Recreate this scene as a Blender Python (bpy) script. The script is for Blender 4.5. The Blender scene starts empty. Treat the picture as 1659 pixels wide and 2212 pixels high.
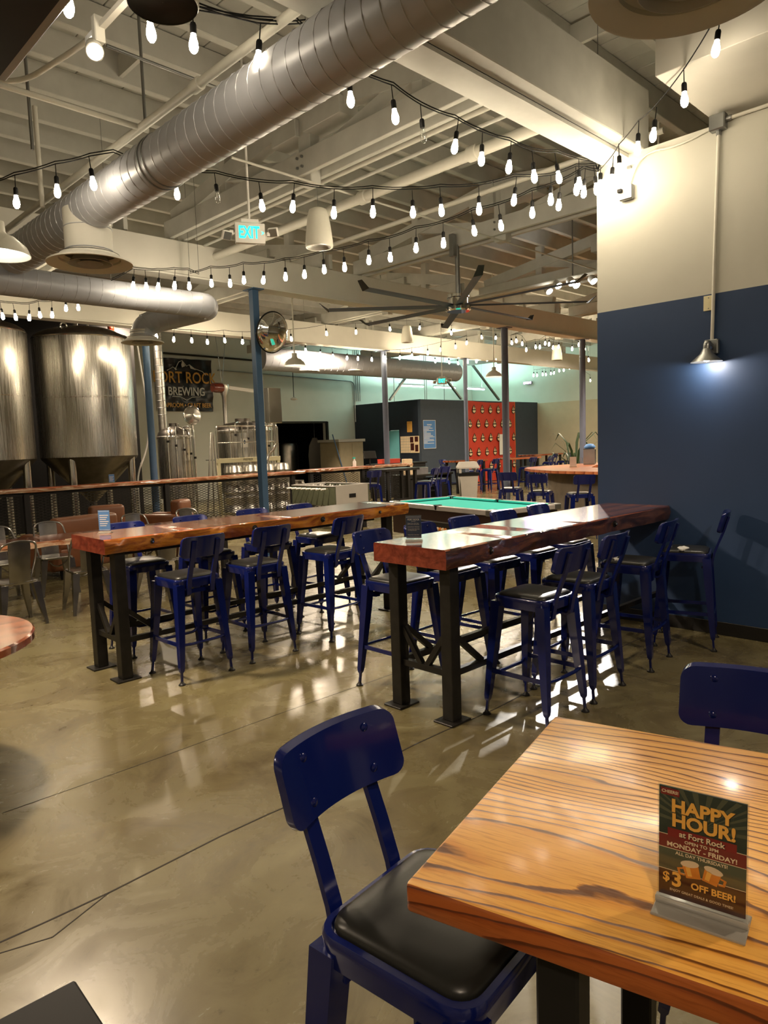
import bpy, bmesh, math, random
from mathutils import Vector, Matrix
random.seed(7)
PI = math.pi
S = bpy.context.scene
C = S.collection

# ------------------------------------------------------------------ camera
FPX, CXP, CYP, H = 1516.77, 829.5, 1106.0, 1.70
YAW, PITCH, ROLL = math.radians(44.274), math.radians(-5.621), math.radians(-1.925)
_F = Vector((math.sin(YAW)*math.cos(PITCH), math.cos(YAW)*math.cos(PITCH), math.sin(PITCH)))
_r0 = Vector((math.cos(YAW), -math.sin(YAW), 0)); _u0 = _r0.cross(_F)
_R = _r0*math.cos(ROLL)+_u0*math.sin(ROLL); _U = _u0*math.cos(ROLL)-_r0*math.sin(ROLL)
CAM = Vector((0, 0, H))
cd = bpy.data.cameras.new('camera'); co = bpy.data.objects.new('camera', cd); C.objects.link(co)
cd.sensor_fit = 'VERTICAL'; cd.sensor_height = 36; cd.lens = 36*FPX/2212
cd.clip_start = 0.02; cd.clip_end = 200
m3 = Matrix((_R, _U, -_F)).transposed(); co.matrix_world = Matrix.Translation(CAM) @ m3.to_4x4()
S.camera = co
def ray(x, y): return _F+_R*((x-CXP)/FPX)-_U*((y-CYP)/FPX)
def onz(x, y, z=0.0): d = ray(x, y); return CAM+d*((z-H)/d.z)
def ony(x, y, Y): d = ray(x, y); return CAM+d*(Y/d.y)
def onx(x, y, X): d = ray(x, y); return CAM+d*(X/d.x)
def onplane(x, y, a, b):                  # vertical plane through plan points a, b
    d = ray(x, y); n = Vector((-(b[1]-a[1]), b[0]-a[0], 0)); return CAM+d*((Vector((a[0], a[1], 0))-CAM).dot(n)/d.dot(n))

# ------------------------------------------------------------------ render look, world, big lights
S.view_settings.view_transform = 'Standard'; S.view_settings.look = 'None'; S.view_settings.gamma = 1
S.view_settings.use_curve_mapping = False; S.view_settings.exposure = 0.68
W = bpy.data.worlds.new('world'); S.world = W; W.use_nodes = True
W.node_tree.nodes['Background'].inputs[0].default_value = (.6, .65, .75, 1); W.node_tree.nodes['Background'].inputs[1].default_value = .02
S.cycles.max_bounces = 7; S.cycles.diffuse_bounces = 4; S.cycles.glossy_bounces = 4; S.cycles.transmission_bounces = 6
S.cycles.sample_clamp_indirect = 6; S.cycles.sample_clamp_direct = 0; S.cycles.caustics_reflective = False; S.cycles.caustics_refractive = False
S.cycles.use_denoising = True
def K(t):
    return {2700: (1, .66, .34), 3000: (1, .72, .44), 3500: (1, .80, .58), 4000: (1, .87, .71), 5000: (1, .94, .88), 6500: (.92, .95, 1)}[t]
def lamp(name, kind, loc, power, col, size=.2, aim=None, spot=120, blend=.6, parent=None):
    l = bpy.data.lights.new(name, kind); l.energy = power; l.color = col
    if kind == 'AREA': l.shape = 'DISK'; l.size = size
    else: l.shadow_soft_size = size
    if kind == 'SPOT': l.spot_size = math.radians(spot); l.spot_blend = blend
    o = bpy.data.objects.new(name, l); C.objects.link(o); o.location = loc
    if aim is not None: o.rotation_euler = (Vector(aim)-Vector(loc)).to_track_quat('-Z', 'Y').to_euler()
    if parent: o.parent = parent
    return o

# ------------------------------------------------------------------ materials
def c(r, g, b): return tuple(((v/255/12.92) if v <= 10 else ((v/255+.055)/1.055)**2.4) for v in (r, g, b))
def mk(name):
    m = bpy.data.materials.new(name); m.use_nodes = True; nt = m.node_tree; return m, nt, nt.nodes['Principled BSDF']
def N(nt, t, **k):
    n = nt.nodes.new('ShaderNode'+t)
    for a, v in k.items():
        if a.startswith('i_'): n.inputs[a[2:].replace('_', ' ')].default_value = v
        else: setattr(n, a, v)
    return n
def ramp(nt, fac, stops):
    r = N(nt, 'ValToRGB'); e = r.color_ramp.elements
    while len(e) < len(stops): e.new(.5)
    for el, (p, col) in zip(e, stops): el.position = p; el.color = (*col, 1) if len(col) == 3 else col
    nt.links.new(fac, r.inputs[0]); return r.outputs[0]
def coords(nt, sc=(1, 1, 1), rot=(0, 0, 0), obj=True, loc=(0, 0, 0)):
    t = N(nt, 'TexCoord'); mp = N(nt, 'Mapping'); mp.inputs['Scale'].default_value = sc; mp.inputs['Rotation'].default_value = rot; mp.inputs['Location'].default_value = loc
    nt.links.new(t.outputs['Object' if obj else 'Generated'], mp.inputs['Vector']); return mp.outputs[0]
def noise(nt, vec, scale, detail=4, rough=.55, dist=0):
    n = N(nt, 'TexNoise'); n.inputs['Scale'].default_value = scale; n.inputs['Detail'].default_value = detail; n.inputs['Roughness'].default_value = rough; n.inputs['Distortion'].default_value = dist
    nt.links.new(vec, n.inputs['Vector']); return n.outputs[0]
def bump(nt, h, p, strength=.2, dist=.01):
    b = N(nt, 'Bump'); b.inputs['Strength'].default_value = strength; b.inputs['Distance'].default_value = dist
    nt.links.new(h, b.inputs['Height']); nt.links.new(b.outputs[0], p.inputs['Normal'])
def mat(name, col, rough=.5, metal=0, var=.12, scale=6, bmp=0, coat=0, spec=.5, emit=None, es=0, trans=0, ior=1.45, alpha=1):
    m, nt, p = mk(name)
    p.inputs['Roughness'].default_value = rough; p.inputs['Metallic'].default_value = metal; p.inputs['Specular IOR Level'].default_value = spec
    p.inputs['Coat Weight'].default_value = coat; p.inputs['Coat Roughness'].default_value = .08; p.inputs['Transmission Weight'].default_value = trans; p.inputs['IOR'].default_value = ior; p.inputs['Alpha'].default_value = alpha
    p.inputs['Base Color'].default_value = (*col, 1)
    if var or bmp:
        v = coords(nt); n = noise(nt, v, scale)
        if var: nt.links.new(ramp(nt, n, [(.25, tuple(x*(1-var) for x in col)), (.75, tuple(min(1, x*(1+var)) for x in col))]), p.inputs['Base Color'])
        if bmp: bump(nt, n, p, bmp)
    if emit: p.inputs['Emission Color'].default_value = (*emit, 1); p.inputs['Emission Strength'].default_value = es
    return m
def concrete():
    m, nt, p = mk('polished_concrete'); v = coords(nt)
    a = noise(nt, v, .55, 6, .6, .6); b = noise(nt, v, 2.3, 8, .65, 1.2); d = noise(nt, v, 22, 4, .7)
    base = ramp(nt, a, [(.3, c(82, 72, 50)), (.5, c(106, 98, 68)), (.72, c(126, 120, 84))])
    st = ramp(nt, b, [(.28, c(70, 58, 40)), (.46, c(102, 92, 64)), (.62, c(116, 108, 76)), (.8, c(144, 136, 104))])
    mx = N(nt, 'MixRGB', blend_type='MIX'); mx.inputs[0].default_value = .62; nt.links.new(base, mx.inputs[1]); nt.links.new(st, mx.inputs[2])
    sp = ramp(nt, d, [(.28, (.55, .5, .45)), (.4, (1, 1, 1)), (.8, (1.0, 1.0, 1.0))])
    m2 = N(nt, 'MixRGB', blend_type='MULTIPLY'); m2.inputs[0].default_value = .6; nt.links.new(mx.outputs[0], m2.inputs[1]); nt.links.new(sp, m2.inputs[2])
    nt.links.new(m2.outputs[0], p.inputs['Base Color'])
    nt.links.new(ramp(nt, b, [(.3, (.2,)*3), (.6, (.3,)*3), (.75, (.45,)*3)]), p.inputs['Roughness'])
    bump(nt, b, p, .04, .02); p.inputs['Specular IOR Level'].default_value = .5
    return m
def two_tone(name, lo, hi, zsplit, rough=.6):
    m, nt, p = mk(name); g = N(nt, 'NewGeometry'); s = N(nt, 'SeparateXYZ'); nt.links.new(g.outputs['Position'], s.inputs[0])
    gt = N(nt, 'Math', operation='GREATER_THAN'); gt.inputs[1].default_value = zsplit; nt.links.new(s.outputs[2], gt.inputs[0])
    v = coords(nt); n = noise(nt, v, 1.2, 5)
    cl = ramp(nt, n, [(.3, tuple(x*.9 for x in lo)), (.7, tuple(x*1.08 for x in lo))]); ch = ramp(nt, n, [(.3, tuple(x*.95 for x in hi)), (.7, tuple(min(1, x*1.03) for x in hi))])
    mx = N(nt, 'MixRGB'); nt.links.new(gt.outputs[0], mx.inputs[0]); nt.links.new(cl, mx.inputs[1]); nt.links.new(ch, mx.inputs[2]); nt.links.new(mx.outputs[0], p.inputs['Base Color'])
    p.inputs['Roughness'].default_value = rough; bump(nt, noise(nt, v, 18, 3), p, .05, .01)
    return m
def wood(name, light, mid, dark, axis='X', scale=1., rough=.25, coat=.6, ring=9, dist=5, bm=.12, line=.45):
    m, nt, p = mk(name)
    sc = {'X': (.16, 1, 1), 'Y': (1, .16, 1), 'Z': (1, 1, .16)}[axis]
    v = coords(nt, tuple(s*scale for s in sc)); big = noise(nt, v, 1.4, 3, .5, .8)
    w = N(nt, 'TexWave', wave_type='BANDS', bands_direction='Y' if axis == 'X' else 'X', wave_profile='SAW'); w.inputs['Scale'].default_value = ring; w.inputs['Distortion'].default_value = dist; w.inputs['Detail'].default_value = 3; w.inputs['Detail Scale'].default_value = .8; w.inputs['Detail Roughness'].default_value = .55
    nt.links.new(v, w.inputs['Vector'])
    g = ramp(nt, w.outputs[1], [(0, dark), (.10, dark), (line*.55, mid), (.75, light), (1, light)])
    f = noise(nt, coords(nt, tuple(s*scale*(30 if s == 1 else 6) for s in sc)), 1.3, 3, .7)
    fl = ramp(nt, f, [(.32, (.62, .55, .5)), (.5, (1, 1, 1))])
    bl = ramp(nt, big, [(.3, (.78, .72, .66)), (.65, (1.08, 1.06, 1.0))])
    a = N(nt, 'MixRGB', blend_type='MULTIPLY'); a.inputs[0].default_value = .5; nt.links.new(g, a.inputs[1]); nt.links.new(fl, a.inputs[2])
    b = N(nt, 'MixRGB', blend_type='MULTIPLY'); b.inputs[0].default_value = 1; nt.links.new(a.outputs[0], b.inputs[1]); nt.links.new(bl, b.inputs[2])
    nt.links.new(b.outputs[0], p.inputs['Base Color']); p.inputs['Roughness'].default_value = rough; p.inputs['Coat Weight'].default_value = coat; p.inputs['Coat Roughness'].default_value = .12
    bump(nt, w.outputs[1], p, bm, .004)
    return m
def brushed(name, col, rough=.22):
    m, nt, p = mk(name); v = coords(nt, (1, 1, .02)); n = noise(nt, v, 60, 3)
    p.inputs['Metallic'].default_value = 1; p.inputs['Base Color'].default_value = (*col, 1)
    nt.links.new(ramp(nt, n, [(.3, (rough*.7,)*3), (.7, (rough*1.4,)*3)]), p.inputs['Roughness']); p.inputs['Anisotropic'].default_value = .6
    bump(nt, n, p, .03, .004)
    return m
def thin_clear(name, refl):
    m, nt, p = mk(name); nt.nodes.remove(p); o = nt.nodes['Material Output']; tr = N(nt, 'BsdfTransparent'); gl = N(nt, 'BsdfGlossy'); gl.inputs['Roughness'].default_value = .04
    fr = N(nt, 'LayerWeight'); pw = N(nt, 'Math', operation='POWER'); pw.inputs[1].default_value = 4; nt.links.new(fr.outputs['Facing'], pw.inputs[0]); ad = N(nt, 'Math', operation='MULTIPLY_ADD', use_clamp=True); ad.inputs[1].default_value = .6; ad.inputs[2].default_value = refl*.35; nt.links.new(pw.outputs[0], ad.inputs[0])
    tr.inputs[0].default_value = (.97, .98, .98, 1); mx = N(nt, 'MixShader'); nt.links.new(ad.outputs[0], mx.inputs[0]); nt.links.new(tr.outputs[0], mx.inputs[1]); nt.links.new(gl.outputs[0], mx.inputs[2]); nt.links.new(mx.outputs[0], o.inputs[0])
    return m
def ash_wood(name, light, mid, dark):
    m, nt, p = mk(name); v = coords(nt, (1, .2, 1)); n = noise(nt, v, 2.6, 2.5, .45, .35)
    s = N(nt, 'SeparateXYZ'); nt.links.new(v, s.inputs[0]); a = N(nt, 'Math', operation='MULTIPLY_ADD'); nt.links.new(n, a.inputs[0]); a.inputs[1].default_value = 30; mu = N(nt, 'Math', operation='MULTIPLY'); nt.links.new(s.outputs[0], mu.inputs[0]); mu.inputs[1].default_value = 38; nt.links.new(mu.outputs[0], a.inputs[2])
    wob = noise(nt, coords(nt, (22, 5, 22)), 2, 3, .6); wa = N(nt, 'Math', operation='MULTIPLY_ADD'); nt.links.new(wob, wa.inputs[0]); wa.inputs[1].default_value = .35; nt.links.new(a.outputs[0], wa.inputs[2])
    f = N(nt, 'Math', operation='FRACT'); nt.links.new(wa.outputs[0], f.inputs[0])
    g = ramp(nt, f.outputs[0], [(0, mid), (.03, dark), (.12, dark), (.2, mid), (.45, light), (.9, light)])
    fine = noise(nt, coords(nt, (90, 5, 90)), 2.2, 3, .7); k = ramp(nt, fine, [(.34, (.55, .45, .38)), (.5, (1, 1, 1))]); bl = ramp(nt, noise(nt, coords(nt, (1, .5, 1)), 3, 2), [(.3, (.85, .78, .7)), (.7, (1.05, 1.03, 1))])
    x = N(nt, 'MixRGB', blend_type='MULTIPLY'); x.inputs[0].default_value = .55; nt.links.new(g, x.inputs[1]); nt.links.new(k, x.inputs[2]); y = N(nt, 'MixRGB', blend_type='MULTIPLY'); y.inputs[0].default_value = 1; nt.links.new(x.outputs[0], y.inputs[1]); nt.links.new(bl, y.inputs[2])
    nt.links.new(y.outputs[0], p.inputs['Base Color']); p.inputs['Roughness'].default_value = .3; p.inputs['Coat Weight'].default_value = .5; p.inputs['Coat Roughness'].default_value = .14
    hh = ramp(nt, f.outputs[0], [(0, (0,)*3), (.2, (1,)*3)]); bump(nt, hh, p, .25, .003)
    return m
def live_edge(name, a, b, d, rough=.2):          # lacquered slab side: blotchy
    m, nt, p = mk(name); v = coords(nt, (.5, 1.4, 2.5)); n = noise(nt, v, 4, 6, .65, 1.5); n2 = noise(nt, coords(nt, (.25, 3, 3)), 6, 4, .6, .6)
    g = ramp(nt, n, [(.25, d), (.45, b), (.62, a), (.85, a)]); k = ramp(nt, n2, [(.3, (.6, .5, .45)), (.6, (1, 1, 1))])
    x = N(nt, 'MixRGB', blend_type='MULTIPLY'); x.inputs[0].default_value = .8; nt.links.new(g, x.inputs[1]); nt.links.new(k, x.inputs[2])
    nt.links.new(x.outputs[0], p.inputs['Base Color']); p.inputs['Roughness'].default_value = rough; p.inputs['Coat Weight'].default_value = .7; p.inputs['Coat Roughness'].default_value = .07
    bump(nt, n, p, .12, .01)
    return m
MT = dict(
    concrete=concrete(),
    wall=two_tone('navy_and_cream_paint', c(36, 60, 96), c(196, 195, 184), 2.815, .55),
    white=mat('white_paint', c(214, 212, 204), .6, var=.06, scale=2, bmp=.06),
    timber=mat('painted_timber', c(196, 196, 190), .65, var=.12, scale=3, bmp=.2),
    deck=mat('painted_deck_board', c(188, 188, 182), .7, var=.15, scale=2, bmp=.15),
    block=two_tone('beige_block_paint', c(196, 184, 156), c(205, 212, 200), 3.2, .7),
    backwall=mat('pale_wall_paint', c(208, 208, 198), .7, var=.05, scale=1),
    navydark=mat('dark_navy_partition', c(30, 38, 52), .5, var=.08),
    slate=mat('slate_partition', c(62, 72, 86), .6, var=.08),
    base=mat('black_rubber_base', c(30, 28, 26), .5),
    joint=mat('dark_joint', c(38, 32, 24), .8),
    duct=mat('painted_spiral_duct', c(170, 173, 182), .4, .12, var=.05, scale=3),
    seam=mat('duct_seam', c(184, 187, 194), .38, .15, var=0),
    pipe=mat('painted_pipe', c(206, 204, 194), .5, var=.05),
    galv=mat('galvanised_steel', c(150, 152, 152), .35, .9, var=.1),
    black=mat('black_rubber', c(14, 14, 15), .6, var=0, spec=.25),
    blackmetal=mat('black_steel', c(30, 29, 29), .45, .3, var=.15),
    darksteel=mat('weathered_table_steel', c(42, 40, 37), .42, .5, var=.3, scale=12, bmp=.05),
    blue=mat('navy_enamel', c(11, 24, 88), .2, .15, var=.06, coat=.5),
    pad=mat('black_vinyl', c(34, 34, 32), .34, var=.06, scale=30, bmp=.03),
    column=mat('slate_blue_column', c(64, 92, 124), .45, var=.06),
    columngrey=mat('grey_blue_column', c(96, 104, 124), .45, var=.06),
    steel=brushed('brushed_stainless', (.62, .6, .56), .26), steelw=mat('polished_stainless', (.72, .7, .66), .18, 1, var=.03),
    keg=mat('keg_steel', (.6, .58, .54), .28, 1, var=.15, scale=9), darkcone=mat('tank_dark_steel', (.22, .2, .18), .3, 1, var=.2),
    chrome=mat('chrome', (.8, .8, .8), .06, 1, var=0), gun=mat('gunmetal_chair', (.32, .31, .30), .24, 1, var=.25, scale=10),
    oak=ash_wood('ash_tabletop', c(236, 180, 88), c(218, 154, 66), c(112, 68, 26)),
    oakedge=ash_wood('ash_edge', c(170, 92, 42), c(146, 72, 32), c(96, 46, 20)),
    redwood=wood('lacquered_redwood', c(150, 84, 52), c(128, 66, 42), c(84, 36, 24), 'X', .6, .14, .8, 3, 4, .04),
    edgegold=live_edge('lacquered_golden_edge', c(196, 130, 40), c(140, 78, 28), c(86, 40, 20)),
    edgedark=live_edge('dark_live_edge', c(104, 64, 44), c(64, 38, 28), c(30, 20, 16), .25),
    edgered=live_edge('red_slab_end', c(136, 62, 44), c(112, 46, 34), c(60, 26, 20)),
    bark=live_edge('pale_live_edge', c(196, 176, 150), c(150, 96, 64), c(90, 50, 34)),
    counter=wood('orange_stained_counter', c(196, 112, 74), c(178, 94, 60), c(140, 66, 40), 'X', .8, .3, .5, 2, 3, .04),
    brown=mat('brown_leather', c(104, 64, 40), .4, var=.15, scale=4, bmp=.1),
    felt=mat('turquoise_felt', c(40, 190, 180), .9, var=.05), wal=mat('dark_walnut', c(44, 26, 20), .35, var=.2), rail=mat('grey_rail_laminate', c(160, 154, 150), .3, var=.1),
    acryl=thin_clear('clear_acrylic', .2), frost=mat('thick_acrylic', c(214, 208, 196), .12, trans=.6, var=0, coat=.4), purple=mat('purple_led', (.6, .2, 1), .4, var=0, emit=(.7, .25, 1), es=25),
    paper=mat('white_paper', c(232, 230, 224), .7, var=.02), ivory=mat('ivory_plastic', c(222, 214, 176), .45, var=.02),
    green=mat('green_lit_letter', c(20, 180, 130), .5, var=0, emit=c(20, 235, 190), es=2.2), led=mat('white_led', (1, 1, 1), .4, var=0, emit=(1, .97, .9), es=30),
    bulb=mat('lit_filament_bulb', (1, .9, .7), .3, var=0, emit=(1, .84, .60), es=54), bulbfar=mat('lit_bulb', (1, .9, .7), .3, var=0, emit=(1, .82, .55), es=120),
    clear=thin_clear('clear_bulb_glass', .3), lampwhite=mat('lamp_enamel', c(226, 224, 212), .35, var=.02), lampglow=mat('lamp_diffuser', (1, 1, 1), .5, var=0, emit=(1, .95, .84), es=12),
    red=mat('red_banner_fabric', c(200, 66, 48), .6, var=.06, scale=2), orange=mat('orange_edge', c(226, 120, 50), .6, var=0),
    vinyl=mat('black_banner_vinyl', c(28, 27, 28), .28, var=.3, scale=2.5, bmp=.4), gold=mat('gold_print', c(214, 160, 74), .5, var=.15), silver=mat('silver_print', c(206, 204, 200), .5, var=.1),
    posterblue=mat('blue_poster', c(84, 134, 196), .5, var=.03), cyan=mat('pale_blue_door', c(120, 196, 206), .5, var=.03),
    grey=mat('grey_plastic', c(168, 164, 158), .5, var=.04), shed=mat('resin_shed', c(150, 138, 114), .6, var=.08), shedg=mat('pale_green_shed', c(186, 198, 168), .6, var=.05),
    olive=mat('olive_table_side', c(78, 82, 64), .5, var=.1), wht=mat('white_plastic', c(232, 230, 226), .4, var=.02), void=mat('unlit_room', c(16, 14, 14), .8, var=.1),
    bartop=wood('copper_bar_top', c(214, 134, 88), c(196, 114, 72), c(160, 84, 52), 'X', .8, .28, .5, 2, 3, .03), barface=mat('rough_bar_face', c(120, 110, 96), .7, var=.3, scale=3, bmp=.4),
    teal=mat('dark_green_print', c(24, 44, 44), .4, var=.35, scale=14), crimson=mat('crimson_print', c(126, 26, 30), .4, var=.12), maroon=mat('maroon_print', c(64, 20, 20), .4, var=.25, scale=10), cream=mat('cream_print', c(232, 208, 170), .5, var=.05),
    amber=mat('amber_print', c(214, 128, 44), .45, var=.2, scale=30), foam=mat('foam_print', c(222, 196, 160), .5, var=.1), yellow=mat('yellow_print', c(240, 176, 78), .45, var=.1), inkblack=mat('ink_black', c(20, 15, 14), .5, var=0), navyprint=mat('navy_print', c(34, 56, 92), .4, var=.05),
    redled=mat('red_indicator', (1, .1, .05), .4, var=0, emit=(1, .12, .06), es=6), orangebox=mat('orange_box', c(196, 92, 54), .5, var=.05), plant=mat('dark_leaf', c(44, 66, 40), .5, var=.2), glass=thin_clear('drinking_glass', .18),
    mint=mat('mint_tube', (.8, 1, .95), .4, var=0, emit=(.62, 1, .93), es=10),
)

# ------------------------------------------------------------------ mesh helpers
class G:
    def __init__(s): s.b = bmesh.new()
    def box(s, lo, hi, bev=0, seg=1, M=None):
        r = bmesh.ops.create_cube(s.b, size=1); v = r['verts']; lo = Vector(lo); hi = Vector(hi)
        for q in v: q.co = Vector(((q.co.x+.5)*(hi.x-lo.x)+lo.x, (q.co.y+.5)*(hi.y-lo.y)+lo.y, (q.co.z+.5)*(hi.z-lo.z)+lo.z))
        if M is not None:
            for q in v: q.co = M @ q.co
        if bev:
            e = list({e for q in v for e in q.link_edges}); bmesh.ops.bevel(s.b, geom=e, offset=bev, segments=seg, affect='EDGES', profile=.5)
        return s
    def loft(s, secs, close=True, caps=True):
        rows = [[s.b.verts.new(p) for p in sec] for sec in secs]; n = len(rows[0])
        for a, b in zip(rows, rows[1:]):
            for i in range(n if close else n-1):
                j = (i+1) % n; s.b.faces.new((a[i], a[j], b[j], b[i]))
        if caps: s.b.faces.new(rows[0][::-1]); s.b.faces.new(rows[-1])
        return s
    def lathe(s, prof, n=24, o=(0, 0, 0), M=None, caps=True):
        o = Vector(o); secs = []
        for r, z in prof:
            sec = [Vector((r*math.cos(2*PI*i/n), r*math.sin(2*PI*i/n), z)) for i in range(n)]
            secs.append([o+(M @ p if M is not None else p) for p in sec])
        return s.loft(secs, True, caps)
    def cyl(s, a, b, r, r2=None, n=12, caps=True):
        return s.tube([a, b], r, n, caps, r2)
    def tube(s, pts, r, n=8, caps=True, r2=None, closed=False):
        pts = [Vector(p) for p in pts]; m = len(pts); secs = []; up = None
        for i, p in enumerate(pts):
            t = (pts[(i+1) % m]-pts[i-1]) if closed else (pts[min(i+1, m-1)]-pts[max(i-1, 0)])
            t.normalize()
            if up is None: up = Vector((0, 0, 1)) if abs(t.z) < .9 else Vector((1, 0, 0))
            x = t.cross(up); x.normalize(); y = x.cross(t); up = y
            rr = r if r2 is None else r+(r2-r)*i/(m-1)
            secs.append([p+x*(rr*math.cos(2*PI*k/n))+y*(rr*math.sin(2*PI*k/n)) for k in range(n)])
        if closed: secs.append(secs[0]); return s.loft(secs[:-1]+[secs[0]], True, False)
        return s.loft(secs, True, caps)
    def bar(s, a, b, w, t, up=(0, 0, 1)):      # rectangular bar from a to b, w across, t along up
        a = Vector(a); b = Vector(b); d = (b-a).normalized(); u = Vector(up)
        if abs(d.dot(u)) > .98: u = Vector((0, 1, 0))
        x = d.cross(u).normalized(); y = x.cross(d)
        sec = lambda p: [p+x*w/2+y*t/2, p-x*w/2+y*t/2, p-x*w/2-y*t/2, p+x*w/2-y*t/2]
        return s.loft([sec(a), sec(b)])
    def prism(s, poly, z0, z1, f=None):
        f = f or (lambda x, y, z: Vector((x, y, z)))
        return s.loft([[f(x, y, z0) for x, y in poly], [f(x, y, z1) for x, y in poly]])
    def face(s, pts): s.b.faces.new([s.b.verts.new(p) for p in pts]); return s
    def mesh(s, name, m, ang=40):
        bmesh.ops.recalc_face_normals(s.b, faces=s.b.faces)
        me = bpy.data.meshes.new(name); s.b.to_mesh(me); s.b.free(); me.materials.append(MT[m] if isinstance(m, str) else m)
        if ang: me.shade_smooth(); me.set_sharp_from_angle(angle=math.radians(ang))
        return me
    def out(s, name, m, parent=None, ang=40):
        o = bpy.data.objects.new(name, s.mesh(name, m, ang)); C.objects.link(o); o.parent = parent; return o
def tag(o, label=None, cat=None, group=None, kind=None):
    if label: o['label'] = label
    if cat: o['category'] = cat
    if group: o['group'] = group
    if kind: o['kind'] = kind
    return o
def thing(name, label, cat, loc=(0, 0, 0), rz=0, group=None):
    o = bpy.data.objects.new(name, None); C.objects.link(o); o.empty_display_size = .1; o.location = loc; o.rotation_euler = (0, 0, rz); return tag(o, label, cat, group)
def struct(name, g, m, ang=40, parent=None):
    o = g.out(name, m, parent, ang); o['kind'] = 'structure'; return o
def inst(name, me, parent=None, loc=(0, 0, 0), rot=(0, 0, 0)):
    o = bpy.data.objects.new(name, me); C.objects.link(o); o.parent = parent; o.location = loc; o.rotation_euler = rot; return o
def dup(o, parent=None):
    k = o.copy(); C.objects.link(k); k.parent = parent
    for ch in o.children: dup(ch, k)
    return k
def copy_thing(o, loc, rz, label, group=None):
    k = dup(o); k.location = loc; k.rotation_euler = (0, 0, rz); k['label'] = label
    if group: k['group'] = group
    return k
def rrect(w, h, r, n=5):
    out = []
    for cx, cy, a0 in ((w/2-r, h/2-r, 0), (-w/2+r, h/2-r, PI/2), (-w/2+r, -h/2+r, PI), (w/2-r, -h/2+r, 1.5*PI)):
        for i in range(n+1): a = a0+PI/2*i/n; out.append((cx+r*math.cos(a), cy+r*math.sin(a)))
    return out
def text(name, body, size, m, parent, loc, rot=(PI/2, 0, 0), ext=.0004, al='CENTER', bold=0, sx=1, shear=0):
    cu = bpy.data.curves.new(name, 'FONT'); cu.body = body; cu.size = size; cu.extrude = ext; cu.align_x = al; cu.align_y = 'CENTER'; cu.offset = bold; cu.shear = shear; cu.resolution_u = 3
    t = bpy.data.objects.new(name, cu); C.objects.link(t); bpy.context.view_layer.update()
    me = bpy.data.meshes.new_from_object(t.evaluated_get(bpy.context.evaluated_depsgraph_get())); bpy.data.objects.remove(t); bpy.data.curves.remove(cu)
    me.materials.clear(); me.materials.append(MT[m]); me.name = name
    o = inst(name, me, parent, loc, rot); o.scale = (sx, 1, 1); return o
def smooth_path(pts, rad, n=8):
    pts = [Vector(p) for p in pts]; out = [pts[0]]
    for a, b, d in zip(pts, pts[1:], pts[2:]):
        u = (a-b).normalized(); v = (d-b).normalized(); p = b+u*rad; q = b+v*rad
        for i in range(n+1):
            t = i/n; out.append(p*(1-t)**2+b*2*t*(1-t)+q*t*t)
    out.append(pts[-1]); return out
def resample(pts, step):
    out = [pts[0]]; acc = 0
    for a, b in zip(pts, pts[1:]):
        L = (b-a).length; d = step-acc
        while d <= L: out.append(a+(b-a)*(d/L)); d += step
        acc = L-(d-step)
    return out
# ------------------------------------------------------------------ the setting
WX, WYE, YB, XR = 6.03, 3.30, 21.1, 26.7
BX, BY, BZ = 19.1, 17.5, 3.24
fl = struct('floor', G().box((-7, -5, -.2), (XR, YB+5, 0)), 'concrete', 0)
def joint(pts, w=.006):
    g = G()
    for a, b in zip(pts, pts[1:]): g.bar((a[0], a[1], -.002), (b[0], b[1], -.002), w, .0056)
    return g.out('floor_joint', 'joint', fl, 0)
joint([(x, 2.63+.012*math.sin(x*5)) for x in [(-3+i*.25) for i in range(44)]], .009)
joint([(x, 3.6+.006*math.sin(x*3)) for x in [(.9+i*.4) for i in range(20)]], .005)
joint([(.42, 2.63), (.75, 2.52), (1.0, 2.62)], .006); joint([(.62, 3.95), (.86, 3.62)], .005)
joint([(-6.5, 8.6), (26, 8.6)], .006); joint([(4.6, -4), (4.6, 20)], .004)
struct('wall_right', G().box((WX, -5, 0), (WX+.16, WYE, 4.12)), 'wall', 0)
struct('baseboard_right', G().box((WX-.012, -5, 0), (WX, WYE, .112), .003), 'base', 30)
struct('wall_right_soffit', G().box((5.08, -5, 4.2), (WX+.16, 2.33, 5.45), .004), 'white', 30)
struct('wall_rear', G().box((-7, -5.2, 0), (26.7, -5, 5.7)), 'backwall', 0)
struct('wall_left', G().box((-7.2, -5, 0), (-7, YB, 5.7)), 'backwall', 0)
struct('wall_far_right', G().box((XR, -5, 0), (XR+.2, YB+.2, 5.7)), 'block', 0)
oa, ob_ = ony(597, 914, YB), ony(706, 912, YB)
struct('wall_back', G().box((-7, YB, 0), (oa.x, YB+.25, 5.7)), 'backwall', 0)
struct('wall_back.001', G().box((ob_.x, YB, 0), (XR, YB+.25, 5.7)), 'backwall', 0)
struct('wall_back.002', G().box((oa.x, YB, oa.z), (ob_.x, YB+.25, 5.7)), 'backwall', 0)
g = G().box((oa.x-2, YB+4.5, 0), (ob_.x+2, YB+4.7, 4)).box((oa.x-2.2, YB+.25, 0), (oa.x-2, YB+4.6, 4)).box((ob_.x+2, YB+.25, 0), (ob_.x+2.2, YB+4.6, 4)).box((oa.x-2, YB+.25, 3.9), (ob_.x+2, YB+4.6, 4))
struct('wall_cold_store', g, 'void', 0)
struct('trim_1', G().box((ob_.x-.06, YB-.03, 0), (ob_.x+.05, YB+.02, oa.z+.05)).box((oa.x, YB-.03, oa.z), (ob_.x, YB+.02, oa.z+.06)), 'darksteel', 0)
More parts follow.
